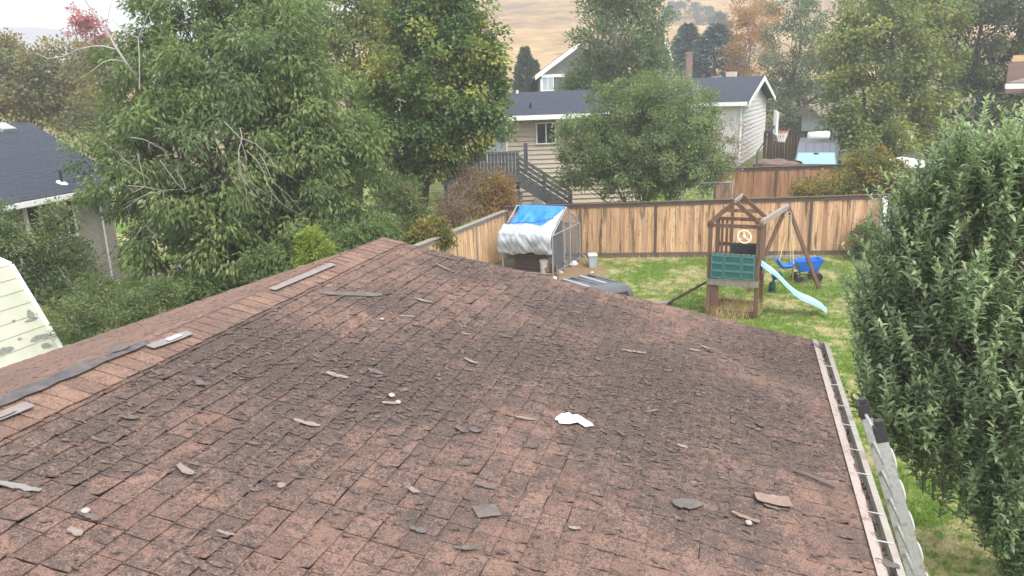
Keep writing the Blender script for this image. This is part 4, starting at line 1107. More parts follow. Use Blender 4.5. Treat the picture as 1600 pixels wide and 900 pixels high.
# pale shed with planked gambrel roof
TS = at_y(16, 415, 16.0); rb2 = ray(95, 546); BS = CAM + rb2 * (((TS - CAM) @ RD) / (rb2 @ RD))
rt2 = ray(-14, 402); US = CAM + rt2 * (((TS - CAM) @ RD) / (rt2 @ RD)); US = TS + unit(US - TS) * 1.3
shed = thing('garden_shed', 'pale greenish white shed roof with dark peeling patches at left', 'shed', tuple(TS * [1, 1, 0]))
M['shed_board'] = mottled('shed_board', (.33, .345, .265), (.40, .41, .325), 2, .7, .3, .05)
M['peel'] = mottled('peel', (.13, .14, .13), (.22, .22, .2), 12, .9, .1, .2)
SD = unit(BS - TS); SN = np.cross(SD, RD); SN = SN if SN[0] > 0 else -SN
SLN = np.linalg.norm(BS - TS) + .25
nb = 8
for k in range(nb):
    a = TS + SD * (SLN * k / nb); b = TS + SD * (SLN * (k + 1) / nb + .01)
    obj('roof_board', MB().prism([a, b, b + SN * .022, a + SN * .006], -RD * 4.2), M['shed_board'], shed)
UD = unit(TS - US); UN = np.cross(UD, RD); UN = UN if UN[2] > 0 else -UN
for k in range(4):
    a = US + UD * (1.3 * k / 4); b = US + UD * (1.3 * (k + 1) / 4)
    obj('roof_board', MB().prism([a, b, b + UN * .02, a + UN * .006], -RD * 4.2), M['shed_board'], shed)
obj('edge_trim', MB().beam(TS + SN * .02, TS + SD * SLN + SN * .02, .07, .10, SN), M['white_paint'], shed)
obj('edge_trim', MB().beam(US + UN * .02, TS + UN * .02, .07, .10, UN), M['white_paint'], shed)
W0 = TS + SD * SLN
mb = MB(); p4 = [W0 - RE * .1, TS - SN * .03, US - UN * .03, US - RE * 1.3 - CZ * .5, US - RE * 2.2 - CZ * 1.6]
p4 = [p * [1, 1, 0] - CZ * .1 for p in (p4[0], p4[4])][::-1] + p4
mb.prism(p4, -RD * 4.15); obj('wall', mb, M['shed_board'], shed)
def shp(px, py):
    r = ray(px, py); return CAM + r * (((TS - CAM) @ SN) / (r @ SN))
for i, (px, py, w, h) in enumerate([(47, 491, .16, .22), (48, 500, .34, .07), (62, 528, .52, .14), (72, 541, .26, .14), (8, 549, .3, .14), (30, 530, .1, .05), (20, 502, .1, .05)]):
    c = shp(px, py) + SN * .028; rg = np.random.default_rng(i)
    a = np.linspace(0, 2 * math.pi, 12)[:-1]
    obj('peeled_patch', MB().prism([c + RD * w * .6 * math.cos(t) * rg.uniform(.5, 1.1) + SD * h * .6 * math.sin(t) * rg.uniform(.4, 1.1) for t in a], SN * .003), M['peel'], shed)

# beige house with the deck
Yb = 35.0
bx0, bx1 = at_y(690, 200, Yb)[0], at_y(1010, 200, Yb)[0]
ez = at_y(830, 180, Yb - .6)[2]; rz = at_y(840, 143, Yb + 3.2)[2]
bh = thing('siding_house', 'beige lapped siding house with dark roof behind the grey deck', 'house', (bx0, Yb, .3))
XU = np.array([1.0, 0, 0]); YN = np.array([0, -1.0, 0])
obj('wall', MB().box(((bx0 + bx1) / 2, Yb + 3.2, (ez + .2) / 2), (bx1 - bx0, 6.36, ez - .2 + .02)), M['beige_siding'], bh)
siding(bh, np.array([bx0, Yb, 0]), XU, lambda z: (0, bx1 - bx0), .4, ez - .14, YN, M['beige_siding'], .205)
mb = MB()
for s_ in (0, 1):
    yy = [Yb - .7, Yb + 3.2, Yb + 7.1]
    mb.prism([(bx0 - .6, yy[s_ * 2], ez), (bx0 - .6, yy[1], rz), (bx0 - .6, yy[1], rz - .12), (bx0 - .6, yy[s_ * 2], ez - .12)], (bx1 - bx0 + 1.2, 0, 0))
obj('roof', mb, M['slate'], bh)
obj('fascia', MB().box(((bx0 + bx1) / 2, Yb - .73, ez - .1), (bx1 - bx0 + 1.24, .05, .2)), M['white_paint'], bh)
obj('soffit', MB().box(((bx0 + bx1) / 2, Yb - .36, ez - .19), (bx1 - bx0 + 1.0, .68, .03)), M['beige_siding'], bh)
pw = lambda x, y: at_y(x, y, Yb)
c = pw(853, 208); window(bh, c, XU, .78, .85, YN, M['window_glass'], M['white_paint'])
c = pw(778, 222); window(bh, c, XU, .72, 1.7, YN, M['blind'], M['white_paint'], 0, 'patio_door')
c = pw(750, 222); window(bh, c, XU, .5, 1.7, YN, M['window_glass'], M['white_paint'], 0, 'patio_door')
c = pw(716, 228); window(bh, c, XU, .6, 1.4, YN, M['white_siding'], M['white_paint'], 0, 'side_door')
v_ = at_y(829, 170, Yb + .4); obj('vent_pipe', MB().tube([v_ - CZ * .4, v_ + CZ * .25], .05, 8), M['black_plastic'], bh)
v_ = at_y(808, 143, Yb + 3); obj('vent_pipe', MB().tube([v_ - CZ * .3, v_ + CZ * .06], .06, 8), M['white_paint'], bh)
# deck and stairs
M['deck_paint'] = wood('deck_paint', [(.10, .105, .115), (.125, .13, .14), (.085, .09, .10)], .2, knots=False)
Yd = 33.0
zd = at_y(760, 276, Yd)[2]; zrail = at_y(760, 239, Yd)[2]
dx0, dx1 = at_y(690, 250, Yd)[0], at_y(811, 250, Yd)[0]
deck = thing('deck', 'dark grey wooden deck with upright railing boards behind the beige house shrubs', 'deck', (dx0, Yd, .3))
obj('floor_deck', MB().box(((dx0 + dx1) / 2, (Yd + Yb - .05) / 2, zd - .05), (dx1 - dx0, Yb - .05 - Yd, .06)), M['deck_paint'], deck)
obj('rim_joist', MB().box(((dx0 + dx1) / 2, Yd - .05, zd - .14), (dx1 - dx0 + .1, .05, .28)), M['deck_paint'], deck)
n = 22
for k in range(n):
    x = dx0 + (k + .5) * (dx1 - dx0) / n
    obj('rail_board', MB().box((x, Yd - .02 + .006 * (k % 2), (zd + zrail) / 2 - .01), ((dx1 - dx0) / n * .86, .025, zrail - zd - .06)), M['deck_paint'], deck)
obj('hand_rail', MB().box(((dx0 + dx1) / 2, Yd, zrail), (dx1 - dx0 + .12, .14, .05)), M['deck_paint'], deck)
for x in (dx0 + .1, (dx0 + dx1) / 2, dx1 - .08):
    obj('deck_post', MB().box((x, Yd + .12, zd / 2 - .1), (.14, .14, zd + .2)), M['deck_paint'], deck)
sp = at_y(822, 262, Yd + .5); st = at_y(822, 229, Yd + .5)
obj('corner_post', MB().box((sp[0], Yd + .5, (sp[2] + st[2]) / 2), (.17, .17, st[2] - sp[2] + .3)), M['deck_paint'], deck)
sa, sb = at_y(808, 282, Yd), at_y(895, 337, Yd)
for yy in (Yd, Yd + .95):
    o_ = np.array([0, yy - Yd, 0])
    obj('stringer', MB().beam(sa + o_, sb + o_, .06, .34), M['deck_paint'], deck)
    for k in range(4):
        q = CZ * (.30 + .235 * k)
        obj('stair_rail', MB().beam(sa + o_ + q, sb + o_ + q, .04, .07), M['deck_paint'], deck)
    for t_ in (.03, .5, .97): obj('stair_post', MB().box(sa + (sb - sa) * t_ + o_ + CZ * .45, (.10, .10, 1.15)), M['deck_paint'], deck)
for k in range(9):
    q = sa + (sb - sa) * ((k + .5) / 9) + CZ * .1
    obj('tread', MB().box(q + np.array([0, .475, 0]), (.28, .9, .04)), M['deck_paint'], deck)
# pale foundation blocks below the stairs
p = at_y(804, 316, 34.2)
tag(obj('storage_box', MB().box(at_y(803, 317, 34.0), (.75, .4, .8)).box(at_y(803, 317, 34.0) + CZ * .42, (.8, .45, .05)), M['white_siding'], None), 'pale box standing under the deck', 'box')
mb = MB().prism([at_y(828, 330, 34.6), at_y(857, 330, 34.6), at_y(843, 306, 34.6), at_y(838, 306, 34.6)], (0, .3, 0)).prism([at_y(826, 331, 34.58), at_y(859, 331, 34.58), at_y(859, 334, 34.58), at_y(826, 334, 34.58)], (0, .34, 0))
tag(obj('gravel_pile', mb, M['white_siding'], None), 'pale pointed stack under the stairs of the deck', 'stack')

# white house with gable end
G0, G1 = at_z(1152, 259, .9), at_z(1193, 232, .9)
GU = unit(G1 - G0); GL_ = np.linalg.norm(G1 - G0); GN = np.array([GU[1], -GU[0], 0]); GN = GN if GN @ (CAM - G0) > 0 else -GN
gr = ray(1192, 119); GA = CAM + gr * (((G0 + GU * GL_ / 2 - CAM) @ np.array([GU[0], GU[1], 0])) / (gr @ GU)) if False else None
gf = G0 + GU * GL_ / 2 + GN * .5
zrg = at_y(1192, 118, gf[1])[2]
ge = G0 - GU * .5 + GN * .5
zeg = at_y(1165, 156, ge[1])[2]
wh = thing('white_house', 'white sided gable end house with slate roof beyond the cedar fence', 'house', tuple(G0))
bk = -GN * 11
hgt = zeg - .15
obj('wall', MB().prism([G0 - CZ * .9, G1 - CZ * .9, G1 * [1, 1, 0] + CZ * (zeg - .2), G0 * [1, 1, 0] + GU * GL_ / 2 + CZ * (zrg - .3), G0 * [1, 1, 0] + CZ * (zeg - .2)], bk), M['white_siding'], wh)
siding(wh, G0 * [1, 1, 0], GU, lambda z: (0, GL_) if z < zeg - .2 else (GL_ / 2 * (z - zeg + .2) / (zrg - zeg), GL_ - GL_ / 2 * (z - zeg + .2) / (zrg - zeg)), .9, zrg - .35, GN, M['white_siding'], .27)
mb = MB()
for s_ in (0, 1):
    a = (G0 - GU * .5 if s_ == 0 else G1 + GU * .5) * [1, 1, 0] + GN * .55 + CZ * (zeg - .12)
    b = (G0 + GU * GL_ / 2) * [1, 1, 0] + GN * .55 + CZ * zrg
    mb.prism([a, b, b - CZ * .14, a - CZ * .14], -GN * 11.6)
obj('roof', mb, M['slate'], wh)
for s_ in (0, 1):
    a = (G0 - GU * .5 if s_ == 0 else G1 + GU * .5) * [1, 1, 0] + GN * .57 + CZ * (zeg - .17)
    b = (G0 + GU * GL_ / 2) * [1, 1, 0] + GN * .57 + CZ * (zrg - .05)
    obj('barge_board', MB().prism([a + CZ * .02, b + CZ * .02, b - CZ * .26, a - CZ * .26], GN * .04), M['white_paint'], wh)
a = (G0 - GU * .52) * [1, 1, 0] + CZ * (zeg - .22)
obj('gutter', MB().beam(a + GN * .5, a - GN * 11, .12, .22), M['white_paint'], wh)
obj('downspout', MB().beam(G0 * [1, 1, 0] - GU * .08 + GN * .1 + CZ * (zeg - .3), G0 * [1, 1, 0] - GU * .08 + GN * .1 + CZ * .9, .09, .09), M['white_paint'], wh)
obj('chimney', MB().box(at_y(1143, 117, gf[1] + 1.8) + CZ * -.2, (.75, .6, .8), (GU, GN, CZ)), M['stucco'], wh)
obj('roof_vent', MB().box(at_y(1119, 121, gf[1] + 2.0), (.5, .4, .2), (GU, GN, CZ)), M['galv'], wh)

# dark gabled house further up
Yg = 62.0
g = lambda x, y, d=0.0: at_y(x, y, Yg + d)
gh = thing('gabled_house', 'dark green gabled house with white trim under the tan hill', 'house', tuple(g(900, 160)))
l, a_, r2 = g(836, 119), g(906, 66), g(972, 112)
zb = g(900, 185)[2]
wl, wr_ = g(846, 119), g(962, 119)
obj('wall', MB().prism([np.array([wl[0], Yg, zb]), np.array([wr_[0], Yg, zb]), np.array([wr_[0], Yg, wr_[2]]), a_ - CZ * .3, np.array([wl[0], Yg, wl[2]])], (0, 9, 0)), M['dark_siding'], gh)
mb = MB()
for e_ in (l, r2): mb.prism([e_, a_, a_ - CZ * .2, e_ - CZ * .2], (0, 10, 0))
for q in mb.v: pass
ro = obj('roof', mb, M['brown_roof'], gh)
for e_ in (l, r2): obj('barge_board', MB().prism([e_ + np.array([0, -.5, .05]), a_ + np.array([0, -.5, .05]), a_ + np.array([0, -.5, -.3]), e_ + np.array([0, -.5, -.3])], (0, .1, 0)), M['white_paint'], gh)
obj('belt_trim', MB().box(np.array([(wl[0] + wr_[0]) / 2, Yg - .06, wl[2]]), (wr_[0] - wl[0], .12, .22)), M['white_paint'], gh)
obj('corner_trim', MB().box(np.array([wl[0] + .05, Yg - .06, (zb + wl[2]) / 2 - .2]), (.3, .14, wl[2] - zb)), M['white_paint'], gh)
window(gh, g(856, 131, -.05), XU, .8, .95, YN, M['blind'], M['white_paint'])
window(gh, g(905, 132, -.05), XU, 1.0, .9, YN, M['window_glass'], M['white_paint'])
# tall chimney and roof edge seen above the round tree
ch = thing('chimney_stack', 'red brown brick chimney with pale top before the blue spruces', 'chimney', tuple(at_y(1076, 140, 60)))
cb = at_y(1076, 140, 60); ct = at_y(1076, 84, 60)
obj('stack', MB().box((cb + ct) / 2, (.45, .45, ct[2] - cb[2])), M['tan_bit'], ch)
obj('cap', MB().box(ct + CZ * .02, (.55, .52, .18)), M['tan_bit'], ch)
p0, p1 = at_y(1040, 64, 61), at_y(1030, 92, 61); p2 = at_y(1052, 84, 61)
rh = thing('far_roof', 'far brown gable roof with white edge right of the tall tree', 'house', tuple(p1 * [1, 1, 0] + CZ * 3))
obj('barge_board', MB().beam(p0, p1 - CZ * 1.2, .12, .3, YN), M['white_paint'], rh)
obj('barge_board', MB().beam(p0, p2 - CZ * .6, .12, .2, YN), M['white_paint'], rh)
obj('wall', MB().prism([p0 + np.array([0, .2, -.2]), p1 + np.array([0, .2, -1.2]), p1 + np.array([0, .2, -4]), p2 + np.array([0, .2, -4]), p2 + np.array([0, .2, -.6])], (0, 5, 0)), M['dark_siding'], rh)
# right neighbour: white soffit corner, chimney
Yn = 26.0
q0 = at_y(1574, 135, Yn); q1 = at_y(1600, 122, Yn + 2.2)
nh = thing('corner_house', 'house corner with white eave and white wall at the right edge', 'house', (q0[0] + 1, Yn, 0))
dn = unit((q1 - q0) * [1, 1, 0]); dn = unit(np.array([.72, .69, 0])); nn = np.array([dn[1], -dn[0], 0])
obj('gutter', MB().beam(q0, q0 + dn * 7, .14, .16), M['white_paint'], nh)
obj('gutter', MB().beam(q0, q0 + nn * 6, .14, .16), M['white_paint'], nh)
mb = MB(); mb.prism([q0 + CZ * .05, q0 + dn * 7 + CZ * .05, q0 + dn * 7 + nn * 3 + CZ * 1.0, q0 + nn * 3 + dn * 3 + CZ * 1.0, ], CZ * .08); mb.prism([q0 + CZ * .05, q0 + nn * 3 + dn * 3 + CZ * 1.0, q0 + nn * 6 + dn * 3 + CZ * 1.0, q0 + nn * 6 + CZ * .05], CZ * .08)
obj('roof', mb, M['brown_roof'], nh)
w0 = q0 + dn * .45 + nn * .45
obj('wall', MB().prism([w0 * [1, 1, 0], (w0 + dn * 6) * [1, 1, 0], (w0 + dn * 6 + nn * 5) * [1, 1, 0], (w0 + nn * 5) * [1, 1, 0]], CZ * (q0[2] - .1)), M['white_siding'], nh)
obj('dark_wall_panel', MB().box((w0 + dn * .35 - nn * .02) * [1, 1, 0] + CZ * (q0[2] - .75), (.6, .04, 1.1), (dn, nn, CZ)), M['dark_siding'], nh)  # dark piece of wall set just beneath the eave
cc = at_y(1594, 112, Yn + 2.4)
chim = obj('chimney', MB().box(cc - CZ * .2, (.75, .6, 1.1), (dn, nn, CZ)), M['chimney_brick'], nh)
obj('chimney_cap', MB().box(cc + CZ * .46, (.5, .45, .22), (dn, nn, CZ)), mottled('clay', (.55, .38, .2), (.62, .45, .25), 6), chim)
# grey house wall glimpsed behind the right trees
gw = at_y(1322, 212, 50)
th_ = thing('grey_house', 'pale blue grey house wall glimpsed behind the van through leaves', 'house', (gw[0], 50, .8))
obj('wall', MB().box((gw[0] + .6, 52, gw[2] - .5), (4.0, 4, 3.4)), mottled('bluegrey', (.33, .37, .42), (.38, .42, .46), 3), th_)
obj('roof', MB().prism([(gw[0] - 1.8, 49.6, gw[2] + 1.2), (gw[0] - 1.8, 52, gw[2] + 2.0), (gw[0] - 1.8, 54.4, gw[2] + 1.2)], (4.9, 0, 0)), M['brown_roof'], th_)
# pale slatted shed by the right end of the autumn shrub
ps = at_y(1423, 275, 29)
t = thing('metal_shed', 'pale grey metal shed corner between the autumn shrub and front tree', 'shed', (ps[0], 29, 0))
for k in range(6):
    obj('wall_panel', MB().box((ps[0] + .1 + k * .17, 29 + .02 * (k % 2), 1.25), (.165, .05, 2.3)), M['galv'], t)
obj('roof', MB().prism([(ps[0] - .15, 28.8, 2.4), (ps[0] + 1.2, 28.8, 2.4), (ps[0] + 1.2, 28.8, 2.5), (ps[0] + .5, 28.8, 2.62), (ps[0] - .15, 28.8, 2.5)], (0, 2, 0)), M['vinyl'], t)

# van with windscreen and rolled white cover on the roof
Yv = 38.0
vb = at_y(1273, 258, Yv); van = thing('parked_van', 'dark van facing the yard with windscreen coloured pale like reflected sky behind the fence', 'van', (vb[0], Yv, .5))
def vpnt(px, py, dy): return at_y(px, py, Yv + dy)
zt, zm, zl = vpnt(1273, 222, 1.2)[2], vpnt(1273, 238, .35)[2], vpnt(1273, 258, -.2)[2]
x0, x1 = vpnt(1241, 250, 0)[0], vpnt(1308, 250, 0)[0]; xm = (x0 + x1) / 2; hw = (x1 - x0) / 2
M['painted_sky_glass'] = plain('painted_sky_glass', (.22, .36, .40), .15, 0, .35, .03)  # pale blue sky reflection painted into the windscreen's base colour
M['van_roof'] = mottled('van_roof', (.07, .085, .105), (.10, .115, .135), 3, .35, .5, .05)
_va = math.atan2(xm, Yv); VF = np.array([math.sin(_va), math.cos(_va), 0]); VU = np.array([math.cos(_va), -math.sin(_va), 0])
def vx(f, y, z): return np.array([xm, Yv, z]) + VU * hw * f + VF * y
mb = MB(); mb.prism([vx(-.97, -.75, .6), vx(-.97, -.75, zl - .05), vx(-.97, -.2, zl), vx(-.97, 4.6, zl), vx(-.97, 4.6, .6)], VU * hw * 1.94); obj('body', mb, M['van_roof'], van, bevel=.05)
V = [vx(-.96, -.22, zl), vx(.96, -.22, zl), vx(.96, 4.6, zl), vx(-.96, 4.6, zl), vx(-.84, .33, zm), vx(.84, .33, zm), vx(-.80, 1.0, zt - .03), vx(.80, 1.0, zt - .03), vx(.80, 4.5, zt), vx(-.80, 4.5, zt)]
mb = MB(); mb.add(V, [(0, 1, 5, 4), (4, 5, 7, 6), (6, 7, 8, 9), (1, 2, 8, 7, 5), (3, 0, 4, 6, 9), (2, 3, 9, 8)]); obj('cab', mb, M['van_roof'], van)
ws = obj('windscreen', MB().prism([vx(-.88, -.2, zl + .04), vx(.88, -.2, zl + .04), vx(.79, .30, zm - .02), vx(-.79, .30, zm - .02)], -VF * .02 + CZ * .012), M['painted_sky_glass'], van)
obj('mirror', MB().box(vx(0, .22, zm - .06), (.22, .05, .09), (VU, VF, CZ)), M['black_plastic'], ws)
for f in (-.5, -.1, .3, .66): obj('roof_rib', MB().beam(vx(f * .9, .42, zm + .06), vx(f * .9, .98, zt - .01), .035, .02), M['car_roof'], van)
for f in (-1.02, 1.02):
    obj('wing_mirror', MB().box(vx(f, -.1, zl + .12), (.14, .1, .22), (VU, VF, CZ)), M['black_plastic'], van)
    for y in (-.05, 3.6): obj('wheel', MB().lathe(vx(f * .9, y, .82), [(0, -.1), (.3, -.1), (.33, 0), (.3, .1), (0, .1)], 14, (VF, CZ, VU)), M['black_plastic'], van)
rl = vpnt(1279, 212, 1.4)
rr = MB().tube([rl + np.array([-.52, 0, 0]), rl + np.array([-.5, 0, 0]), rl + np.array([.5, 0, .02]), rl + np.array([.52, 0, .02])], [.12, .2, .2, .12], 14)
tag(obj('rolled_cover', rr, M['white_paint'], None, smooth=True), 'white rolled cover lying across the van roof', 'roll')
# basketball hoop
Yh = 33.0
rc = at_y(1222, 206, Yh)
hp = thing('basketball_hoop', 'basketball hoop with red rim and white net seen edge on', 'basketball hoop', (rc[0] - .9, Yh, .3))
M['rim_red'] = plain('rim_red', (.45, .08, .04), .5)
bb0, bb1 = at_y(1212, 208, Yh), at_y(1214, 175, Yh)
BU = unit(np.array([.22, 1.0, 0]))
obj('backboard', MB().box(np.array([bb0[0], Yh, (bb0[2] + bb1[2]) / 2]), (.05, 1.1, bb1[2] - bb0[2] + .05), (np.array([BU[1], -BU[0], 0]), BU, CZ)), M['pale_toy'], hp, bevel=.01)
obj('board_frame', MB().box(np.array([bb0[0] - .04, Yh, (bb0[2] + bb1[2]) / 2]), (.03, 1.16, bb1[2] - bb0[2] + .11), (np.array([BU[1], -BU[0], 0]), BU, CZ)), M['white_paint'], hp)
obj('rim', torus(rc, np.array([1., 0, 0]), np.array([0, 1., 0]), .25, .022, 24, 6), M['rim_red'], hp, smooth=True)
mb = MB()
for k in range(12):
    a0_, a1_, a2_ = [2 * math.pi * (k + q) / 12 for q in (0, .5, 1)]
    for s_ in (1, -1):
        mb.tube([rc + np.array([.25 * math.cos(s_ * a0_), .25 * math.sin(s_ * a0_), 0]), rc + np.array([.19 * math.cos(s_ * a1_), .19 * math.sin(s_ * a1_), -.2]), rc + np.array([.13 * math.cos(s_ * a2_), .13 * math.sin(s_ * a2_), -.42])], .013, 4)
obj('net', mb, M['white_paint'], hp)
pb = np.array([rc[0] - 1.0, Yh, .2])
obj('pole', MB().tube([pb, pb + CZ * 2.6, np.array([bb0[0] - .06, Yh, bb0[2] + .3])], .05, 8), M['van_roof'], hp)
obj('brace', MB().tube([rc + np.array([-.28, 0, -.02]), rc + np.array([-.3, 0, -.35]), rc + np.array([-.02, 0, -.33])], .015, 6), M['galv'], hp)
# junk below the hoop
for i, (px, py, s, lab) in enumerate([(1205, 256, .2, 'grey brown covered heap below the basketball hoop'), (1225, 257, .15, 'dark heap between the hoop and the van')]):
    c = at_y(px, py, 36.5)
    rock_c = c
    ph = i * 2.1
    tag(obj('heap', MB().grid(lambda u, v: c + np.array([.9 * math.cos(2 * math.pi * u) * math.sin(math.pi * v / 2), .7 * math.sin(2 * math.pi * u) * math.sin(math.pi * v / 2), s * math.cos(math.pi * v / 2) + .07 * math.sin(u * 22 + ph) * math.sin(math.pi * v) - 1.2 * (v > .99)]), 14, 7), M['crate'], None), lab, 'heap')

# ------------------------------------------------------------------ ground, hill, mountains
def smooth(t): t = np.clip(t, 0, 1); return t * t * (3 - 2 * t)
def gz(x, y): return .8 * smooth((np.asarray(y) - 27) / 14) + 5.0 * smooth((np.asarray(y) - 48) / 60)
def lawn_mat():
    m, nt, b = newmat('lawn')
    p = pos(nt)
    n1 = noise(nt, p, .55, 4, .6, .4); n2 = noise(nt, p, 3.2, 5, .7, .6); n3 = noise(nt, p, 30, 3, .6)
    c = ramp(nt, n2, [(.3, (.08, .14, .022)), (.55, (.13, .20, .036)), (.75, (.20, .25, .065))])
    dry = math_(nt, 'ADD', math_(nt, 'MULTIPLY', n2, .7), math_(nt, 'MULTIPLY', n1, .6))
    c = mixc(nt, maprange(nt, dry, .63, .77), c, (.42, .35, .19))
    sx = N(nt, 'ShaderNodeSeparateXYZ'); L(nt, p, sx.inputs[0])
    # bare dirt round the pen
    d = N(nt, 'ShaderNodeVectorMath', operation='DISTANCE'); L(nt, p, d.inputs[0]); d.inputs[1].default_value = tuple(pp(.3, .2, 0))
    dd = math_(nt, 'ADD', d.outputs['Value'], math_(nt, 'MULTIPLY', n2, 1.4))
    c = mixc(nt, maprange(nt, dd, 3.0, 2.4), c, (.25, .16, .10))
    far = maprange(nt, sx.outputs[1], 44, 60)
    c = mixc(nt, far, c, (.2, .17, .09))
    L(nt, mixc(nt, maprange(nt, n3, .3, .7, 0, .5), c, (.05, .07, .02)), b.inputs['Base Color'])
    b.inputs['Roughness'].default_value = .95; b.inputs['Specular IOR Level'].default_value = .1
    bump(nt, b, n3, .8, .03)
    return m
M['lawn'] = lawn_mat()
ys = np.concatenate([np.linspace(-20, 120, 90), np.array([160, 250, 400, 800, 1600, 3200, 6000])]); xs = np.concatenate([[-5000, -2000, -800, -300, -150], np.linspace(-80, 80, 60), [150, 300, 800, 2000, 5000]])
X, Y = np.meshgrid(xs, ys, indexing='ij')
Z = gz(X, Y)
V = np.stack([X, Y, Z], -1).reshape(-1, 3); ny = len(ys)
I, J = np.meshgrid(np.arange(len(xs) - 1), np.arange(ny - 1), indexing='ij'); q = (I * ny + J).ravel()
F = np.stack([q, q + ny, q + ny + 1, q + 1], 1)
g_ = np_obj('ground', V, F, M['lawn'], None, smooth=True); g_['kind'] = 'structure'

def hill_mat(name, cols, bush, sc_=.02):
    m, nt, b = newmat(name)
    p = pos(nt, (.55, 1, 1.6))
    n1 = noise(nt, p, sc_, 7, .72, .9); n2 = noise(nt, p, sc_ * 12, 4, .7)
    c = ramp(nt, math_(nt, 'ADD', math_(nt, 'MULTIPLY', n1, .65), math_(nt, 'MULTIPLY', n2, .35)), [(.38, cols[0]), (.5, cols[1]), (.62, cols[2])])
    if bush:
        n3 = noise(nt, p, sc_ * 4, 5, .75, .3)
        c = mixc(nt, maprange(nt, n3, .62, .68, 0, .6), c, bush)
    L(nt, c, b.inputs['Base Color']); b.inputs['Roughness'].default_value = 1; b.inputs['Specular IOR Level'].default_value = 0
    bump(nt, b, n2, .6, 1.0)
    return m
M['hill'] = hill_mat('hill', [(.11, .07, .028), (.26, .168, .066), (.40, .275, .13)], (.06, .055, .03), .022)
M['mountain'] = hill_mat('mountain', [(.10, .11, .12), (.14, .14, .14), (.2, .18, .16)], None, .002)
def heightfield(name, xs, ys, fn, mat):
    X, Y = np.meshgrid(xs, ys, indexing='ij'); Z = fn(X, Y)
    V = np.stack([X, Y, Z], -1).reshape(-1, 3); ny = len(ys)
    I, J = np.meshgrid(np.arange(len(xs) - 1), np.arange(ny - 1), indexing='ij'); q = (I * ny + J).ravel()
    o = np_obj(name, V, np.stack([q, q + ny, q + ny + 1, q + 1], 1), mat, None, smooth=True); o['kind'] = 'structure'
    return o
def wob(X, Y, s, seed, n=9):
    r = np.random.default_rng(seed); o = np.zeros_like(X)
    for k in range(n):
        a = r.uniform(0, 2 * np.pi); f = s * 1.5 ** k
        o += np.sin((X * np.cos(a) + Y * np.sin(a)) * f + r.uniform(0, 6)) / 1.5 ** k
    return o
heightfield('hill', np.linspace(-260, 420, 150), np.linspace(120, 560, 90), lambda X, Y: 3.5 + smooth((Y - 120) / 380) * 78 * np.exp(-((X - 105) / 200) ** 4) + wob(X, Y, .02, 3) * 1.6 * smooth((Y - 130) / 90) - 3 * (Y < 135), M['hill'])
def mtn(X, Y):
    ridge = np.clip(1 - np.abs(Y - 900) / 200, 0, 1)
    prof = 70 + 7 * wob(X, Y * 0, .0065, 8) + 10 * smooth((-320 - X) / 200)
    return ridge ** .8 * prof + wob(X, Y, .02, 5) * 4 * ridge - 3
heightfield('mountains', np.linspace(-1600, 1600, 220), np.linspace(695, 1105, 44), mtn, M['mountain'])

# ------------------------------------------------------------------ leaves, trees and shrubs
def leaves(P, D, Nv, ln, wd, fold=.25, droop=0.0):
    """diamond leaves: P base, D axis, Nv rough normal"""
    D = D / np.linalg.norm(D, axis=1)[:, None]
    S = np.cross(D, Nv); S /= np.maximum(np.linalg.norm(S, axis=1), 1e-6)[:, None]
    U = np.cross(S, D)
    ln = ln[:, None]; wd = wd[:, None]
    tip = P + D * ln - np.array([0, 0, 1]) * droop * ln
    m = P + D * ln * .45 + U * 0
    a = m + S * wd * .5 + U * wd * fold; b = m - S * wd * .5 + U * wd * fold
    V = np.stack([P, a, tip, b], 1).reshape(-1, 3)
    F = (np.array([[0, 1, 2], [0, 2, 3]])[None] + (np.arange(len(P)) * 4)[:, None, None]).reshape(-1, 3)
    return V, F
def rand_dir(rg, n):
    d = rg.normal(0, 1, (n, 3)); return d / np.linalg.norm(d, axis=1)[:, None]
BARK = {'brown': mottled('bark_brown', (.09, .065, .05), (.15, .115, .09), 9, .95, .1, .6, (1, 1, .25)),
        'grey': mottled('bark_grey', (.22, .19, .17), (.33, .3, .27), 9, .95, .1, .5, (1, 1, .25)),
        'pale': mottled('bark_pale', (.26, .235, .215), (.38, .345, .32), 9, .95, .1, .3, (1, 1, .25))}
def limb(mb, a, b, r0, r1, rg, n=5, wig=.08, sides=6, sag=0.0):
    a = np.asarray(a, float); b = np.asarray(b, float); ln = np.linalg.norm(b - a)
    pts = [a + (b - a) * t + (rg.normal(0, wig * ln * .35, 3) * math.sin(math.pi * t)) + np.array([0, 0, sag * ln * math.sin(math.pi * t)]) for t in np.linspace(0, 1, n)]
    mb.tube(pts, list(np.linspace(r0, r1, n)), sides, False)
    return pts
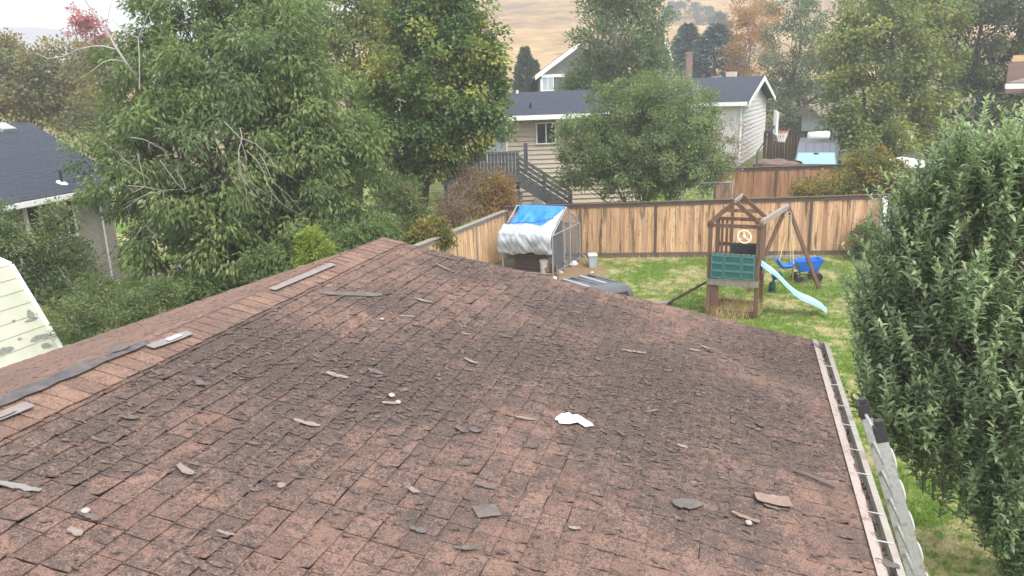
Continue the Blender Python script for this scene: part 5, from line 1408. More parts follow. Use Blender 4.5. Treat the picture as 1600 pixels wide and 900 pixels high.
def tree(name, label, cat, base, lobes, mat, bark='brown', clumps=60, per=170, leaf=(.12, .05), crad=.5, droop=.5, r0=.22, group=None, seed=1, shell=.55, tint=(0, .6), tip_tint=.0, twigs=5, forks=.35, dense=1.0, stems=1, sparse_twigs=0, flat=.75, up=0.0):
    """lobes: (px, py, rx_px, ry_px, Y[, weight])"""
    rg = np.random.default_rng(seed)
    base = np.asarray(base, float)
    t = thing(name, label, cat, tuple(base), group)
    L_ = []
    for lb in lobes:
        px, py, rx, ry, Y = lb[:5]
        c = at_y(px, py, Y); s = Y / 1235
        L_.append((c, np.array([rx * s, (rx + ry) * .5 * s, ry * s]), lb[5] if len(lb) > 5 else 1.0))
    vol = np.array([(a[0] * a[2]) * w for _, a, w in L_]); cnt = np.maximum(3, (clumps * vol / vol.sum())).astype(int)
    mb = MB()
    top = np.mean([c for c, _, _ in L_], axis=0)
    lowest = min((c - a * .6)[2] for c, a, _ in L_)
    fork = base + (np.array([top[0], top[1], max(base[2] + .3, lowest)]) - base) * np.array([forks, forks, .9])
    if stems == 1: limb(mb, base - CZ * .1, fork, r0, r0 * .75, rg, 5, .03, 10)
    allP, allD, allN, allT, allL, allW = [], [], [], [], [], []
    for (c, a, w), n in zip(L_, cnt):
        src = fork if stems == 1 else base + np.array([rg.normal(0, .2), rg.normal(0, .2), 0])
        pts = limb(mb, src, c, r0 * .55 / math.sqrt(stems), r0 * .16, rg, 6, .12, 7)
        d = rand_dir(rg, n); rr = shell + (1 - shell) * rg.uniform(0, 1, n) ** .7
        rr *= rg.uniform(.82, 1.14, n)
        cc = c + d * a * rr[:, None]
        for k in range(n):
            if k % max(1, (10 - twigs)) == 0:
                j = int(rg.integers(2, len(pts)))
                limb(mb, pts[j], cc[k], r0 * .13, r0 * .03, rg, 4, .15, 4)
        m = max(4, int(per * dense))
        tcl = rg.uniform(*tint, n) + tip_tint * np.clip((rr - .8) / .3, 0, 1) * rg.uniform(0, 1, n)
        off = rg.normal(0, 1, (n, m, 3)); off /= np.linalg.norm(off, axis=2)[..., None]; off *= (rg.uniform(0, 1, (n, m, 1)) ** .5) * crad * rg.uniform(.6, 1.25, (n, 1, 1))
        off[..., 2] *= flat
        P = cc[:, None, :] + off
        D = off / (np.linalg.norm(off, axis=2)[..., None] + 1e-6) * .7 + d[:, None, :] * .5 + rg.normal(0, .5, off.shape) + np.array([0, 0, -droop + up])
        Nv = d[:, None, :] * .6 + np.array([0, 0, 1.0]) + rg.normal(0, .5, off.shape)
        allP.append(P.reshape(-1, 3)); allD.append(D.reshape(-1, 3)); allN.append(Nv.reshape(-1, 3))
        allT.append((tcl[:, None] + rg.normal(0, .09, (n, m))).ravel())
    P, D, Nv, T_ = map(np.concatenate, (allP, allD, allN, allT))
    k = len(P)
    ln = leaf[0] * rg.uniform(.65, 1.25, k); wd = leaf[1] * rg.uniform(.7, 1.25, k)
    V, F = leaves(P, D, Nv, ln, wd, .22, .0)
    cr = np_obj('crown', V, F, mat, t, tint=np.repeat(np.clip(T_, 0, 1), 4), kind=None)
    if sparse_twigs:
        for k in range(sparse_twigs):
            c, a, w = L_[int(rg.integers(len(L_)))]
            d = rand_dir(rg, 1)[0]; p0 = c + d * a * .4; p1 = c + d * a * rg.uniform(.9, 1.25) + np.array([0, 0, .2])
            limb(mb, p0, p1, .012, .004, rg, 4, .2, 4)
    obj('trunk', mb, BARK[bark], t, smooth=True)
    return t
G = {}
G['big'] = leafmat('leaf_big', [(.08, .125, .045), (.14, .195, .066), (.23, .275, .10)], .5, .36)
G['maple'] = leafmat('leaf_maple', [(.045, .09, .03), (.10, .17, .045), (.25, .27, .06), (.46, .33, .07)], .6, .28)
G['olive'] = leafmat('leaf_olive', [(.07, .10, .045), (.13, .14, .055), (.22, .18, .06), (.30, .17, .06)], .5, .28)
G['greyg'] = leafmat('leaf_grey', [(.08, .12, .058), (.13, .18, .088), (.20, .24, .12)], .5, .25)
G['round'] = leafmat('leaf_round', [(.115, .155, .065), (.175, .23, .098), (.26, .31, .14)], .8, .28)
G['spruce'] = leafmat('needle_spruce', [(.035, .08, .075), (.07, .125, .12), (.12, .185, .175)], .8, .1)
G['conifer'] = leafmat('needle_dark', [(.03, .055, .03), (.05, .085, .04), (.08, .12, .055)], .8, .1)
G['orange'] = leafmat('leaf_orange', [(.24, .14, .06), (.36, .19, .075), (.46, .25, .1)], .6, .3)
G['red'] = leafmat('leaf_red', [(.25, .045, .06), (.36, .07, .085), (.42, .13, .13)], .8, .3)
G['yellowg'] = leafmat('leaf_yellowgreen', [(.075, .115, .045), (.14, .19, .06), (.27, .28, .075), (.46, .36, .09)], .5, .3)
G['dark'] = leafmat('leaf_dark', [(.035, .055, .028), (.06, .09, .036), (.14, .155, .045), (.26, .24, .06)], .4, .22)
G['bright'] = leafmat('leaf_bright', [(.14, .2, .03), (.22, .28, .045), (.32, .33, .07)], 1.5, .35)
G['brown'] = leafmat('leaf_brown', [(.20, .12, .09), (.27, .175, .12), (.22, .2, .10)], 1.2, .2)
G['rustb'] = leafmat('leaf_rust', [(.23, .125, .055), (.34, .19, .075), (.24, .21, .08)], 1.2, .25)
G['shrub'] = leafmat('leaf_shrub', [(.065, .115, .038), (.13, .18, .065), (.23, .22, .105)], 1.2, .28)
G['autumn'] = leafmat('leaf_autumn', [(.07, .10, .03), (.14, .155, .04), (.27, .21, .05), (.40, .21, .05)], .9, .3)

def gb(px, py, Y): p = at_y(px, py, Y); return np.array([p[0], Y, float(gz(p[0], Y))])
tree('broadleaf_tree', 'big green tree with long drooping leaves and bare pale twigs behind the ridge', 'tree', gb(385, 440, 21.5),
     [(360, 235, 190, 150, 21.5), (235, 140, 85, 90, 22), (400, 110, 150, 105, 22), (185, 270, 80, 75, 21), (500, 270, 95, 110, 21.3), (390, 370, 130, 80, 20.5), (310, 50, 120, 80, 22.5), (550, 350, 55, 55, 20.8), (280, 370, 85, 65, 20.8), (480, 150, 90, 110, 22), (345, 430, 55, 45, 20), (460, 400, 70, 45, 20), (400, 10, 110, 60, 23), (240, 40, 50, 50, 22.6, .5), (350, 330, 95, 70, 22.2, 1.2), (440, 300, 60, 60, 22, 1.2), (280, 310, 60, 50, 21.8, 1.2), (560, 200, 40, 60, 22.3), (190, 290, 40, 40, 20.8, .7)],
     G['big'], clumps=760, per=125, leaf=(.185, .066), crad=.52, droop=.9, r0=.3, seed=2, tint=(0, .95), sparse_twigs=10, shell=.5)
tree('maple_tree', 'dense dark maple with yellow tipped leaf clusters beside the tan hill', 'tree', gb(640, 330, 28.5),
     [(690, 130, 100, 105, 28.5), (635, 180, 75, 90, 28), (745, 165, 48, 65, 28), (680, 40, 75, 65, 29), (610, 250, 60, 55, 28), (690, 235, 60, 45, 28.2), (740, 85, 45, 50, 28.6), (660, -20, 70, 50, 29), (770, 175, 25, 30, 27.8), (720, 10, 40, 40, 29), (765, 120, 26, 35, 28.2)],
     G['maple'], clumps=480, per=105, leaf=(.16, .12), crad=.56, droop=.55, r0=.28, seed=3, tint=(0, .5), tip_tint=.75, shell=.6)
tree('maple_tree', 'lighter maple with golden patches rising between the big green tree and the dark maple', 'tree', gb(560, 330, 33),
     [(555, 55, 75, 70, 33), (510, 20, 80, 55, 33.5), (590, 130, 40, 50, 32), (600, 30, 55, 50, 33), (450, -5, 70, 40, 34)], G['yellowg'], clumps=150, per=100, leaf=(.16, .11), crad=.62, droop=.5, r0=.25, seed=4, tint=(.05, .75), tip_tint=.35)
tree('olive_tree', 'hazy olive and rust coloured tree beyond the left hip roof', 'tree', gb(40, 200, 46),
     [(30, 140, 75, 60, 46), (95, 135, 45, 65, 47), (5, 105, 55, 45, 48), (110, 180, 45, 35, 45)], G['olive'], clumps=170, per=90, leaf=(.24, .16), crad=.85, droop=.3, r0=.3, seed=5, tint=(0, .85))
tree('olive_tree', 'hazy brownish tree between the left hip roof and the big green tree', 'tree', gb(150, 200, 52),
     [(150, 140, 55, 55, 52), (125, 100, 32, 25, 54), (185, 100, 45, 45, 52)], G['olive'], clumps=90, per=80, leaf=(.24, .16), crad=.85, droop=.3, r0=.3, seed=6, tint=(.1, .9))
tree('red_tree', 'thin red leaved tree against the white sky at upper left', 'tree', gb(150, 180, 60),
     [(150, 42, 20, 26, 60), (128, 25, 14, 20, 60), (112, 45, 14, 12, 60, .5), (140, 70, 22, 14, 60)], G['red'], bark='grey', clumps=34, per=45, leaf=(.24, .15), crad=.6, droop=.4, r0=.2, seed=7, twigs=8, tint=(0, 1))
tree('upright_tree', 'tall grey green tree standing behind the dark roofed house', 'tree', gb(955, 240, 43),
     [(965, 60, 70, 80, 43), (930, 125, 45, 45, 43), (1000, 115, 48, 50, 43), (965, -15, 55, 45, 43), (905, 145, 30, 30, 42), (1020, 60, 30, 50, 43.5), (970, 150, 60, 35, 42.5)], G['greyg'], bark='grey', clumps=300, per=95, leaf=(.22, .09), crad=.75, droop=.1, r0=.22, seed=8, tint=(0, .9), twigs=7, up=.3)
tree('round_tree', 'round olive green tree with fine leaves just beyond the cedar fence', 'tree', gb(1015, 318, 29.5),
     [(1005, 215, 105, 80, 29.5), (1065, 230, 70, 70, 29.3), (925, 240, 55, 55, 29), (1020, 145, 62, 35, 29.6), (1085, 180, 45, 45, 29.6), (965, 170, 55, 45, 29.6), (1000, 275, 85, 40, 29), (1100, 260, 40, 42, 29.2), (900, 215, 35, 35, 29), (1010, 240, 110, 60, 29.8, 1.3), (890, 265, 28, 30, 29)],
     G['round'], clumps=760, per=115, leaf=(.115, .055), crad=.40, droop=.1, r0=.12, seed=9, tint=(0, .95), stems=5, sparse_twigs=26, shell=.5, up=.3)
tree('bare_shrub', 'thin greyish branches with small brown leaves before the white house wall', 'shrub', gb(1140, 320, 29.2),
     [(1150, 205, 18, 28, 29), (1150, 245, 26, 22, 29), (1130, 225, 22, 40, 29)], G['brown'], bark='grey', clumps=34, per=26, leaf=(.09, .05), crad=.28, droop=.3, r0=.05, seed=10, twigs=9, stems=3, sparse_twigs=8)
tree('autumn_tree', 'feathery orange tree behind the blue spruces', 'tree', gb(1165, 160, 72),
     [(1172, 60, 34, 55, 72), (1150, 90, 22, 35, 72), (1190, 30, 32, 35, 73), (1175, 10, 30, 25, 73), (1160, 120, 18, 24, 71)], G['orange'], bark='grey', clumps=120, per=80, leaf=(.22, .1), crad=.75, droop=-.3, r0=.22, seed=11, tint=(0, 1))
tree('leafy_tree', 'grey green leafy tree above the basketball hoop', 'tree', gb(1255, 230, 64),
     [(1240, 80, 50, 75, 64), (1222, 110, 30, 55, 64), (1270, 160, 50, 42, 63), (1250, 15, 55, 45, 64), (1290, 110, 50, 60, 63), (1240, 175, 34, 28, 63), (1260, 205, 36, 22, 62), (1214, 165, 22, 40, 66), (1225, 205, 28, 26, 64), (1205, 140, 18, 40, 68), (1290, 205, 36, 26, 62)], G['greyg'], clumps=230, per=85, leaf=(.24, .13), crad=.8, droop=.4, r0=.3, seed=12, tint=(0, .8))
tree('yellow_maple', 'broad yellowing maple above the autumn shrub', 'tree', gb(1400, 250, 42),
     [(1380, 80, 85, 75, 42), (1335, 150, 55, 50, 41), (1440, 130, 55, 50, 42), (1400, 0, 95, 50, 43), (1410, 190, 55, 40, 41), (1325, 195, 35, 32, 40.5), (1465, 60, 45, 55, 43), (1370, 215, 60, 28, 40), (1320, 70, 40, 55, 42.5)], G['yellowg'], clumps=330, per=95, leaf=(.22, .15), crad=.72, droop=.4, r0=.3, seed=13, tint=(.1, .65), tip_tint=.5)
tree('dark_tree', 'dark green tree with yellow patches at the upper right corner', 'tree', gb(1540, 230, 46),
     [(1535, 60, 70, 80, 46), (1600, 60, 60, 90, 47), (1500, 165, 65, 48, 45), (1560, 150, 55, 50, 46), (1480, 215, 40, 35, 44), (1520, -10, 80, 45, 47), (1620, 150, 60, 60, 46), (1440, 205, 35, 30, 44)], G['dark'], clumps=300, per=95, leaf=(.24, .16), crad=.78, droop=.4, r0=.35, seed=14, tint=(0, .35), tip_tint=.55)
for i, (px, py, Y, h, w, lab) in enumerate([(1116, 118, 80, 80, 62, 'larger blue spruce behind the white house roof'), (1072, 100, 84, 62, 40, 'smaller blue spruce left of the larger one')]):
    rg = np.random.default_rng(40 + i); b0 = gb(px, py + 60, Y); tp = at_y(px, py - h, Y); s = Y / 1235
    t = thing('spruce_tree', lab, 'tree', tuple(b0), 'blue spruces below the hill'); H = tp[2] - b0[2]
    n = 8000; f = rg.uniform(.0, 1, n) ** .75; ww = w * s * (1 - f) ** .62 * 1.05; lay = np.sin(f * 46) * .12 + 1
    a = rg.uniform(0, 2 * np.pi, n); r = ww * lay * rg.uniform(.35, 1.05, n) * (1 + .16 * np.sin(a * 7 + f * 30))
    z = b0[2] + H * (1 - f) ; f2 = 1 - f
    z = b0[2] + H * f; ww = w * s * (1 - f) ** .62 * 1.05; r = ww * (np.sin(f * 46) * .10 + 1) * rg.uniform(.35, 1.05, n) * (1 + .16 * np.sin(a * 7 + f * 30))
    P = np.stack([b0[0] + r * np.cos(a), b0[1] + r * np.sin(a), z - r * .12], 1); D = np.stack([np.cos(a), np.sin(a), -.15 + rg.normal(0, .25, n)], 1)
    V, F = leaves(P, D, rg.normal(0, .4, (n, 3)) + [0, 0, 1], rg.uniform(.35, .8, n), rg.uniform(.12, .26, n), .2)
    np_obj('crown', V, F, G['spruce'], t, tint=np.repeat(np.clip(rg.normal(.45, .25, n), 0, 1), 4))
    obj('trunk', MB().tube([b0 - CZ * .2, tp], [.25, .03], 8), BARK['brown'], t)
for i, (px, top, bot, w, Y, lab) in enumerate([(822, 78, 150, 18, 70, 'dark narrow evergreen left of the gabled house'), (836, 100, 150, 10, 71, 'small dark evergreen touching the gabled house corner'), (1031, 38, 80, 6, 110, 'slim dark cypress on the slope left of the spruces')]):
    rg = np.random.default_rng(60 + i); b0 = gb(px, bot, Y); tp = at_y(px, top, Y); H = tp[2] - b0[2]; s = Y / 1235
    t = thing('evergreen_tree', lab, 'tree', tuple(b0)); n = 2200; f = rg.uniform(0, 1, n) ** .9; a = rg.uniform(0, 2 * np.pi, n)
    r = w * s * np.minimum(1, (1 - f) * 2.2) ** .7 * rg.uniform(.4, 1.1, n)
    P = np.stack([b0[0] + r * np.cos(a), b0[1] + r * np.sin(a), b0[2] + f * H], 1); D = np.stack([np.cos(a) * .5, np.sin(a) * .5, .6 + rg.normal(0, .3, n)], 1)
    V, F = leaves(P, D, rand_dir(rg, n), rg.uniform(.3, .6, n), rg.uniform(.12, .25, n), .2)
    np_obj('crown', V, F, G['conifer'], t, tint=np.repeat(np.clip(rg.normal(.4, .25, n), 0, 1), 4)); obj('trunk', MB().tube([b0 - CZ * .2, tp], [.2, .03], 7), BARK['brown'], t)
# shrubs
tree('autumn_shrub', 'wide shrub turning orange behind the right part of the cedar fence', 'shrub', gb(1325, 318, 28.6),
     [(1305, 292, 55, 22, 28.6), (1365, 280, 45, 32, 28.4), (1358, 255, 32, 20, 29), (1400, 275, 24, 24, 28.4), (1268, 300, 28, 14, 28.3), (1390, 300, 25, 20, 28)], G['autumn'], clumps=190, per=80, leaf=(.12, .07), crad=.36, droop=.2, r0=.06, seed=20, stems=5, tint=(0, .95))
tree('corner_shrub', 'dark green round shrub at the right end of the cedar fence', 'shrub', gb(1352, 405, 24.4),
     [(1352, 375, 24, 28, 24.4), (1370, 385, 20, 22, 24.3)], G['shrub'], clumps=60, per=80, leaf=(.09, .045), crad=.24, droop=.1, r0=.04, seed=21, stems=4, tint=(0, .5))
tree('garden_shrub', 'loose yellow green shrub right of the big green tree', 'shrub', gb(620, 380, 24.5),
     [(620, 305, 42, 32, 24.5), (605, 345, 45, 35, 24), (645, 340, 35, 30, 24.5)], G['shrub'], clumps=130, per=70, leaf=(.11, .045), crad=.34, droop=.2, r0=.05, seed=22, stems=5, tint=(.1, 1), sparse_twigs=10)
tree('golden_shrub', 'yellow green shrub peeking over the fresh side fence', 'shrub', gb(672, 395, 22),
     [(672, 362, 32, 22, 22), (655, 378, 25, 14, 21.6), (690, 372, 18, 14, 22)], G['autumn'], clumps=80, per=70, leaf=(.12, .065), crad=.26, droop=.3, r0=.04, seed=23, stems=4, tint=(.15, .6))
tree('dry_shrub', 'pinkish brown dry shrub left of the deck', 'shrub', gb(720, 350, 26.8),
     [(715, 320, 35, 35, 26.8), (700, 345, 30, 25, 26.4), (735, 285, 20, 22, 27)], G['brown'], bark='grey', clumps=100, per=60, leaf=(.09, .04), crad=.34, droop=-.2, r0=.04, seed=24, stems=6, tint=(0, 1), sparse_twigs=26, twigs=8)
tree('dry_shrub', 'orange brown dry shrub hugging the fence corner behind the pen', 'shrub', gb(770, 345, 27.2),
     [(765, 322, 35, 25, 27.2), (790, 312, 18, 18, 27.2), (780, 290, 18, 20, 27.4)], G['rustb'], bark='grey', clumps=90, per=60, leaf=(.09, .05), crad=.32, droop=-.2, r0=.04, seed=25, stems=5, tint=(0, 1), sparse_twigs=20)
tree('dry_shrub', 'pale wispy shrub in front of the deck railing', 'shrub', gb(745, 320, 29),
     [(735, 280, 16, 20, 29), (775, 275, 14, 18, 29), (755, 295, 25, 20, 29)], G['brown'], bark='grey', clumps=60, per=40, leaf=(.09, .04), crad=.3, droop=-.4, r0=.04, seed=26, stems=6, tint=(.3, 1), sparse_twigs=26, twigs=8)
tree('lime_shrub', 'bright lime green shrub just behind the roof ridge', 'shrub', gb(490, 440, 16.5),
     [(490, 385, 26, 25, 16.5), (495, 402, 28, 14, 16.4)], G['bright'], clumps=70, per=90, leaf=(.075, .035), crad=.19, droop=.1, r0=.03, seed=27, stems=4, tint=(0, .9))
tree('tangled_shrub', 'tangled half bare shrub in front of the pale brick wall', 'shrub', gb(115, 460, 19),
     [(85, 385, 34, 50, 19), (95, 340, 16, 22, 19), (115, 425, 36, 45, 19), (62, 430, 32, 42, 18.6), (120, 455, 45, 30, 18.4)], G['shrub'], bark='pale', clumps=200, per=70, leaf=(.10, .042), crad=.36, droop=-.1, r0=.04, seed=28, stems=7, tint=(.1, 1), sparse_twigs=50, twigs=5)
tree('low_shrub', 'low leafy shrub lining the far edge of the left roof slope', 'shrub', gb(190, 520, 16.5),
     [(185, 485, 65, 32, 16.5), (120, 500, 35, 40, 16), (235, 470, 40, 26, 16.8), (150, 455, 30, 25, 17), (255, 452, 26, 20, 17)], G['shrub'], bark='grey', clumps=190, per=62, leaf=(.075, .034), crad=.24, droop=.1, r0=.035, seed=29, stems=6, tint=(.05, .9), sparse_twigs=30)
tree('edge_shrub', 'green shrub at the left edge above the shed roof', 'shrub', gb(5, 420, 18.5),
     [(2, 350, 20, 52, 18.5), (15, 385, 22, 28, 18.2), (-25, 370, 30, 60, 18.5)], G['shrub'], clumps=70, per=90, leaf=(.09, .04), crad=.28, droop=.1, r0=.04, seed=30, stems=4, tint=(0, .7), sparse_twigs=8)
tree('under_shrub', 'dark green undergrowth at the foot of the big green tree', 'shrub', gb(330, 470, 19),
     [(330, 450, 40, 26, 19), (430, 412, 50, 26, 18.6), (540, 372, 50, 26, 18.6), (585, 362, 30, 20, 19)], G['big'], clumps=130, per=75, leaf=(.14, .05), crad=.34, droop=.5, r0=.04, seed=31, stems=6, tint=(0, .6))
for i, (px, py, rx, ry, Y, lab) in enumerate([(1068, 12, 24, 9, 260, 'dark bush clump on the tan hillside'), (1045, 20, 12, 8, 255, 'small bush left of the hillside clump'), (1100, 22, 16, 10, 250, 'round bush right of the hillside clump'), (1055, 14, 16, 8, 262, 'low bush on the hill above the grey green tree'), (1125, 35, 14, 12, 190, 'dark bush on the hill behind the larger spruce'), (905, 12, 9, 4, 300, 'lone bush high on the tan hill'), (865, 30, 5, 3, 290, 'tiny bush in the middle of the tan hill')]):
    c = at_y(px, py, Y); b = np.array([c[0], Y, c[2] - ry * Y / 1235])
    tree('hill_bush', lab, 'bush', b, [(px, py, rx, ry, Y)], G['conifer'], clumps=14, per=60, leaf=(.9, .5), crad=1.1, droop=0, r0=.1, seed=70 + i, stems=3, group='bushes on the tan hill', tint=(0, .8))
# bare pale limbs on the left of the big tree
dt = thing('dead_branch_tree', 'bare pale branches rising out of the left side of the big green tree', 'dead tree', tuple(gb(205, 400, 20.6)))
rg = np.random.default_rng(5); mb = MB()
def bp(px, py, Y=20.6): return at_y(px, py, Y)
def path(pts, r0, r1, Y=20.6):
    P = [bp(*p, Y) for p in pts]; mb.tube(P, list(np.linspace(r0 * .72, r1, len(P))), 6, False)
mb.tube([gb(300, 440, 22), bp(290, 330, 22.2), bp(262, 220, 22), bp(225, 140, 21.2), bp(198, 100), bp(180, 72), bp(165, 45), bp(148, 22), bp(130, -4)], [.10, .09, .07, .045, .034, .030, .026, .02, .014], 7, False)
path([(180, 77), (162, 72), (145, 72), (120, 78), (100, 88), (75, 92), (55, 82)], .032, .008); path([(196, 96), (175, 93), (160, 98), (145, 110), (125, 122)], .026, .006)
path([(145, 72), (120, 75), (108, 64)], .012, .004); path([(148, 24), (130, 25), (110, 18), (82, 9)], .014, .004); path([(218, 140), (218, 95), (216, 60), (190, 45), (175, 30)], .025, .006); path([(216, 60), (232, 20), (245, 0)], .016, .005); path([(165, 45), (172, 12), (176, 0)], .012, .004)
obj('branches', mb, BARK['pale'], dt, smooth=True)
mb = MB()
for pts in ([(200, 290), (225, 292), (255, 298), (290, 295)], [(255, 298), (257, 320), (250, 345), (240, 360)], [(225, 292), (210, 300), (190, 285)], [(350, 190), (375, 215), (385, 245), (380, 290)], [(375, 215), (400, 225), (420, 245), (435, 268)], [(215, 240), (222, 270), (228, 292)], [(385, 245), (372, 265), (376, 300)], [(250, 250), (275, 285), (290, 300), (320, 290)]):
    mb.tube([at_y(*p, 18.9) for p in pts], list(np.linspace(.014, .004, len(pts))), 5, False)
rt = np.random.default_rng(8)
def twig(p, d, ln, r, depth):
    pts = [p]
    for k in range(4):
        d = unit(d + rt.normal(0, .22, 3) + np.array([0, 0, -.08])); pts.append(pts[-1] + d * ln / 4)
    mb.tube(pts, list(np.linspace(r, r * .4, 5)), 4, False)
    if depth:
        for k in range(3): twig(pts[int(rt.integers(1, 5))], unit(d + rt.normal(0, .7, 3)), ln * .6, r * .55, depth - 1)
for px, py, dx, dz, ln in [(375, 200, .5, -.5, 1.3), (385, 235, .3, -.9, 1.3), (405, 240, .5, -.8, 1.0), (250, 300, -.9, .1, 1.0), (255, 310, .1, -1, .8), (225, 275, -.5, .6, .8), (290, 296, -.3, .7, .9), (205, 215, .7, .1, .6)]:
    twig(at_y(px, py, 18.9), unit(np.array([dx, rt.normal(0, .2), dz])), ln, .013, 2)
obj('hanging_twigs', mb, BARK['grey'], dt, smooth=True)

# front right tree with upright leafy shoots
rg = np.random.default_rng(77)
FB = at_z(1604, 912, 0); FB = np.array([FB[0], FB[1], 0])
ft = thing('apple_tree', 'near tree with upright shoots of grey green curled leaves at right', 'tree', tuple(FB))
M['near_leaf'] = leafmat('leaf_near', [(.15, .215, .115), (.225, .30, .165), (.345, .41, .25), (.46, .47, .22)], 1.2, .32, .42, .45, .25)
def LB(px, py, rx, ry, Y): s = Y / 1235; return at_y(px, py, Y), np.array([rx * s, (rx + ry) * .5 * s, ry * s])
lobs = [LB(1480, 470, 95, 120, 8.6), LB(1560, 330, 60, 120, 8.4), LB(1412, 500, 50, 100, 8.8), LB(1450, 600, 105, 90, 8.4), LB(1560, 560, 85, 130, 8.0), LB(1408, 590, 44, 70, 8.6), LB(1510, 700, 80, 75, 8.2), LB(1590, 700, 60, 110, 8.0), LB(1470, 330, 50, 70, 8.9), LB(1640, 450, 70, 200, 8.3), LB(1392, 450, 30, 70, 9.0), LB(1530, 255, 55, 70, 8.4), LB(1595, 250, 45, 80, 8.2), LB(1475, 300, 45, 60, 8.8), LB(1425, 350, 40, 60, 8.9), LB(1380, 520, 22, 80, 9.0), LB(1500, 420, 70, 90, 8.2), LB(1366, 440, 14, 40, 9.1), LB(1570, 780, 35, 40, 7.9), LB(1600, 830, 25, 60, 7.8), LB(1585, 560, 40, 90, 7.8)]
mb = MB()
fork = FB + np.array([-.05, .1, 1.0])
limb(mb, FB - CZ * .1, fork, .10, .08, rg, 5, .04, 10)
SP, SD_, SL_ = [], [], []
for c, a in lobs:
    pts = limb(mb, fork, c, .045, .015, rg, 6, .1, 7)
    n = int(62 * (a[0] * a[2]) ** .8 / .35) + 18
    d = rand_dir(rg, n); rr = rg.uniform(.3, 1.0, n) ** .6
    p = c + d * a * rr[:, None] - np.array([0, 0, .5])
    for k in range(n):
        SP.append(p[k]); out_ = d[k] * np.array([1, 1, .2])
        SD_.append(unit(np.array([0, 0, 1.0]) * rg.uniform(.95, 1.3) + out_ * rg.uniform(.1, .5) + rg.normal(0, .17, 3))); SL_.append(rg.uniform(.35, .95))
        if k % 3 == 0: limb(mb, pts[int(rg.integers(2, 6))], p[k], .012, .007, rg, 4, .12, 5)
# long leading shoots whose tips stand clear at the top and left
for px, py, Y, ln in [(1537, 150, 8.4, .8), (1560, 190, 8.4, .7), (1512, 205, 8.5, .7), (1580, 180, 8.2, .8), (1446, 205, 8.8, .75), (1465, 225, 8.7, .6), (1412, 255, 8.9, .7), (1430, 285, 8.8, .6), (1494, 260, 8.6, .7), (1362, 368, 9.0, .6), (1346, 405, 9.1, .8), (1350, 430, 9.0, .6), (1392, 355, 8.9, .6), (1345, 505, 9.0, .5), (1345, 550, 8.8, .5), (1470, 370, 8.4, .6), (1412, 395, 8.5, .6), (1540, 420, 7.9, .5), (1590, 390, 7.8, .6), (1455, 580, 8.0, .5), (1420, 640, 8.2, .4), (1400, 640, 8.3, .4), (1500, 560, 7.9, .5)]:
    tp = at_y(px, py, Y); d = unit(np.array([(px - 1480) / 900, rg.normal(0, .05), 1.0])); SP.append(tp - d * ln); SD_.append(d); SL_.append(ln)
SP, SD_, SL_ = map(np.array, (SP, SD_, SL_))
P, D, S_, LL, TT, PS = [], [], [], [], [], []
for p, d, ln in zip(SP, SD_, SL_):
    m = int(ln / .021); tt = (np.arange(m) + rg.uniform(0, 1)) / m
    bend = rg.normal(0, .2, 3); bend[2] = 0
    pts = p + d * (tt * ln)[:, None] + bend * (tt ** 2 * ln)[:, None]
    mb.tube([p, p + d * ln * .5 + bend * .25 * ln, p + d * ln + bend * ln], [.006, .004, .002], 4, False)
    az = np.arange(m) * 2.4 + rg.uniform(0, 6); e1 = unit(np.cross(d, [.3, 1, .1])); e2 = np.cross(d, e1)
    rad = np.cos(az)[:, None] * e1 + np.sin(az)[:, None] * e2
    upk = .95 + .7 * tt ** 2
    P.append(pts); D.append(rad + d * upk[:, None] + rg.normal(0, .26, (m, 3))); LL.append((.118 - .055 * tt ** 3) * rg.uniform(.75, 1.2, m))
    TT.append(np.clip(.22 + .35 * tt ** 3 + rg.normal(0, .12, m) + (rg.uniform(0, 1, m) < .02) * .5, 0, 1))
P, D, LL, TT = map(np.concatenate, (P, D, LL, TT))
nl = len(P)
D /= np.linalg.norm(D, axis=1)[:, None]
upv = np.array([0, 0, 1.0]) + rg.normal(0, .2, (nl, 3))
Sv = np.cross(D, upv); Sv /= np.linalg.norm(Sv, axis=1)[:, None]; Uv = np.cross(Sv, D)
def leaf8(P, D, S, U, ln, wd, curl):
    """arched folded leaf, 7 points"""
    def q(t, s, h): return P + D * (ln * t)[:, None] + S * (wd * s)[:, None] + U * (ln * h)[:, None]
    c = curl
    pts = [q(0, 0, 0 * c), q(.3, .46, .07 - .02 * c), q(.3, -.46, .07 - .02 * c), q(.34, 0, .02 - .05 * c), q(.7, .36, .03 - .26 * c), q(.7, -.36, .03 - .26 * c), q(.72, 0, -.01 - .26 * c), q(.96, 0, -.02 - .58 * c)]
    V = np.stack(pts, 1).reshape(-1, 3)
    f = np.array([[0, 1, 3], [0, 3, 2], [1, 4, 6], [1, 6, 3], [3, 6, 5], [3, 5, 2], [4, 7, 6], [6, 7, 5]])
    return V, (f[None] + (np.arange(len(P)) * 8)[:, None, None]).reshape(-1, 3)
wd = LL * rg.uniform(.34, .47, nl); curl = rg.uniform(.2, .85, nl)
Qp = project(P); inf = (Qp[:, 0] > 1300) & (Qp[:, 0] < 1600) & (Qp[:, 1] > 130) & (Qp[:, 1] < 900)
